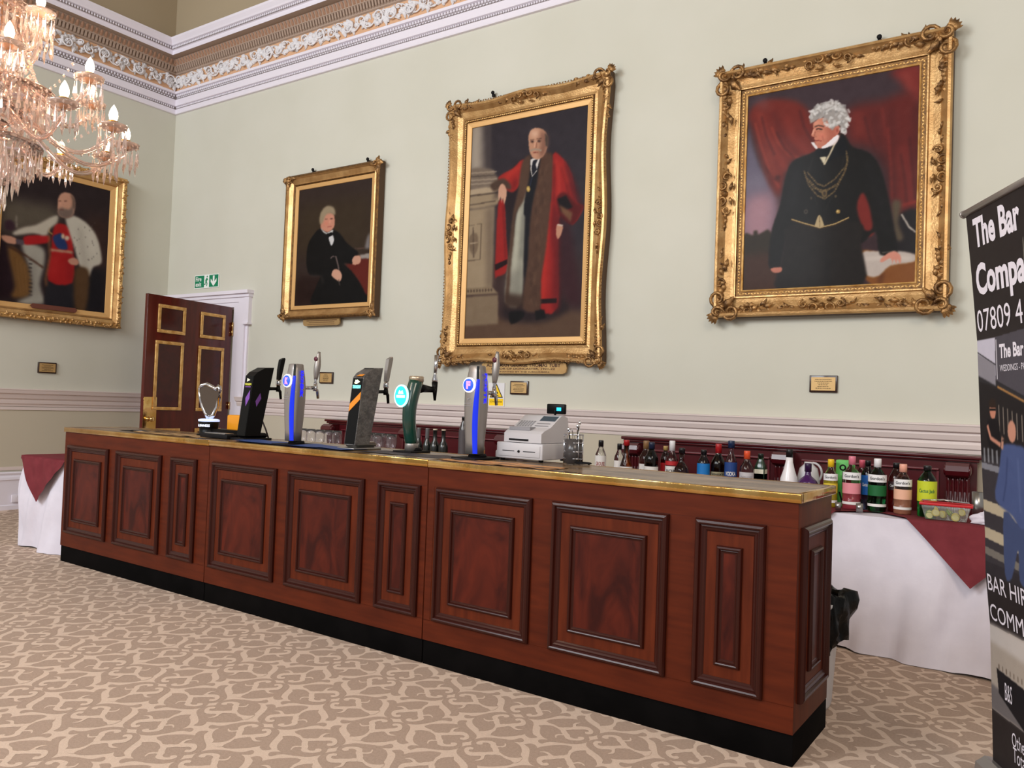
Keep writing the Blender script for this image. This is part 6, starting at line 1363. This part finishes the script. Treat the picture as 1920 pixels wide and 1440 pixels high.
    for u in (-.03, Wd+.03):
        for d, z in ((.06, 0), (.055, .05), (.02, .075), (-.04, .07), (-.07, .02), (-.07, 0)): vs.append(tuple(e*u+nn*d+Vector((0, 0, z))))
    mb.add(vs, [(i, (i+1) % 6, 6+(i+1) % 6, 6+i) for i in range(6)]+[tuple(range(6)), tuple(range(11, 5, -1))]); mb.build('base_cassette', M['silver'], t)
    mb = MB(); mb.tube([tuple(e*(Wd/2)+nn*-.03+Vector((0, 0, .06))), tuple(e*(Wd/2)+nn*.135+Vector((0, 0, 2.28)))], .008, 8); mb.build('support_pole', M['steel'], t)
banner()

# ------------------------------------------------------------------ crystal chandelier
def drop(mb, x, y, z, ln, w, top=True, mi=0):
    """faceted icicle prism hanging down from z with a small bead above"""
    def oct_(c, r, h0, h1, zz):
        vs = [(c[0]+r*cos(a), c[1]+r*sin(a), zz) for a in (0, 2.09, 4.19)]
        vs += [(c[0], c[1], h0), (c[0], c[1], h1)]
        mb.add(vs, [(0, 1, 3), (1, 2, 3), (2, 0, 3), (1, 0, 4), (2, 1, 4), (0, 2, 4)], mi)
    a0 = rnd.uniform(0, 2)
    if top: oct_((x, y), w*.8, z, z-.016, z-.008)
    oct_((x, y), w, z-.018, z-.018-ln, z-.018-ln*.72)
def chandelier():
    CX, CY = 6.0, -4.76
    t = thing('chandelier', 'lit crystal chandelier with candle bulbs hanging at the upper left', 'chandelier', (CX, CY, 2.20))
    def arm(ang, R, zc, z0, parent=t):
        a = thing; d = Vector((cos(ang), sin(ang), 0))
        mb = MB(); pts = []; n = 16
        for i in range(n+1):
            q = i/n; r_ = .08+(R-.08)*q; zz = z0+(zc-.07-z0)*q-.13*sin(pi*q)*(1-.25*q)+.03*sin(2*pi*q)
            pts.append(d*r_+Vector((0, 0, zz)))
        pts.append(d*R+Vector((0, 0, zc-.045)))
        mb.tube(pts, [.011]*(n+1)+[.008], 8); A_ = mb.build('arm', M['crystal'], parent)
        c = d*R
        mb = MB(); prof = [(.006, zc-.05), (.03, zc-.045), (.058, zc-.03), (.066, zc-.018), (.062, zc-.018), (.03, zc-.036), (.006, zc-.040)]
        mb.lathe(prof, (c.x, c.y, 0), 14, cap=False); mb.build('drip_pan', M['crystal2'], A_)
        mb = MB(); mb.lathe([(.010, zc-.045), (.018, zc-.03), (.024, zc-.012), (.022, zc+.0), (.016, zc+.004), (0, zc+.004)], (c.x, c.y, 0), 12); mb.build('candle_cup', M['collar'], A_)
        mb = MB(); mb.lathe([(.012, zc+.0), (.017, zc+.012), (.020, zc+.026), (.017, zc+.045), (.009, zc+.064), (.0, zc+.078)], (c.x, c.y, 0), 12); mb.build('candle_bulb', M['bulb'], A_)
        mb = MB(); N = 12
        for k in range(N):
            aa = 2*pi*k/N+ang; drop(mb, c.x+.058*cos(aa), c.y+.058*sin(aa), zc-.024, rnd.uniform(.085, .125), .0085)
        for k in range(5):
            aa = 2*pi*k/5; drop(mb, c.x+.03*cos(aa), c.y+.03*sin(aa), zc-.05, .06, .006)
        o = mb.build('pendant_fringe', M['crystal2'], A_); o['kind'] = 'stuff'
    for k in range(12): arm(2*pi*k/12+.59, .55, .47, .52)
    for k in range(7): arm(2*pi*k/7+.59, .43, .69, .68)
    for k in range(5): arm(2*pi*k/5+.5, .20, .98, .90)
    mb = MB(); mb.lathe([(0, .02), (.02, .03), (.035, .08), (.02, .12), (.05, .16), (.075, .26), (.05, .36), (.03, .42), (.09, .46), (.13, .50), (.09, .54), (.05, .56), (.07, .64), (.115, .74), (.125, .84), (.10, .95), (.085, 1.10), (.07, 1.25), (.04, 1.3)], n=24, cap=False); mb.build('central_shaft', M['crystal'], t)
    mb = MB(); mb.tube([(0, 0, .1), (0, 0, 1.45)], .008, 8); mb.lathe([(0, 1.38), (.05, 1.40), (.06, 1.46), (.02, 1.5), (.0, 1.52)], n=20); mb.tube([(0, 0, 1.45), (0, 0, HT-2.2)], .012, 8); mb.build('gilt_rod', M['collar'], t)
    for z, r_ in ((.60, .245), (.35, .20), (.98, .15)):
        mb = MB(); mb.lathe([(.03, z+.03), (r_*.7, z+.035), (r_, z+.01), (r_*1.02, z), (r_*.7, z+.015), (.03, z+.01)], n=30, cap=False); mb.build('glass_dish', M['crystal'], t)
    def ring(r_, z, n, ln, w=.009, jit=.2):
        mb = MB()
        for k in range(n):
            a = 2*pi*k/n+r_*7; drop(mb, r_*cos(a), r_*sin(a), z, ln*rnd.uniform(1-jit, 1+jit), w)
        o = mb.build('pendant_fringe', M['crystal2'], t); o['kind'] = 'stuff'
    for r_, z, n, ln in ((.25, .60, 46, .12), (.215, .60, 38, .16), (.17, .58, 30, .20), (.20, .35, 40, .11), (.16, .34, 32, .14), (.11, .30, 24, .15), (.06, .18, 16, .13), (.15, .98, 30, .11), (.11, .98, 22, .13), (.03, .06, 8, .09)): ring(r_, z, n, ln)
    # bead chains from the crown to the dish
    mb = MB()
    for k in range(16):
        a = 2*pi*k/16
        for i in range(15):
            q = i/14; rr = .06+.11*q+.02*sin(pi*q)*-1; z = 1.28-.64*q-.05*sin(pi*q)
            vs = [(rr*cos(a)+p[0]*.011, rr*sin(a)+p[1]*.011, z+p[2]*.017) for p in ((1, 0, 0), (0, 1, 0), (-1, 0, 0), (0, -1, 0), (0, 0, 1), (0, 0, -1))]
            mb.add(vs, [(0, 1, 4), (1, 2, 4), (2, 3, 4), (3, 0, 4), (1, 0, 5), (2, 1, 5), (3, 2, 5), (0, 3, 5)])
    for R1, R2, z1, z2 in ((.12, .40, .66, .70), (.10, .53, .50, .40)):
        for k in range(12):
            a = 2*pi*k/12+.4
            for i in range(14):
                q = i/13; rr = R1+(R2-R1)*q; z = z1+(z2-z1)*q-.10*sin(pi*q)
                vs = [(rr*cos(a)+p[0]*.007, rr*sin(a)+p[1]*.007, z+p[2]*.010) for p in ((1, 0, 0), (0, 1, 0), (-1, 0, 0), (0, -1, 0), (0, 0, 1), (0, 0, -1))]
                mb.add(vs, [(0, 1, 4), (1, 2, 4), (2, 3, 4), (3, 0, 4), (1, 0, 5), (2, 1, 5), (3, 2, 5), (0, 3, 5)])
    o = mb.build('bead_chains', M['crystal2'], t); o['kind'] = 'stuff'
    for k in range(6):
        l = bpy.data.lights.new('chandelier_bulb_light', 'POINT'); l.energy = 8; l.color = (1.0, .72, .48); l.shadow_soft_size = .03
        lo = bpy.data.objects.new('chandelier_bulb_light', l); COL.objects.link(lo); a = k*pi/3; lo.location = (CX+.34*cos(a), CY+.34*sin(a), 2.20+.78+.1*(k % 2))
chandelier()
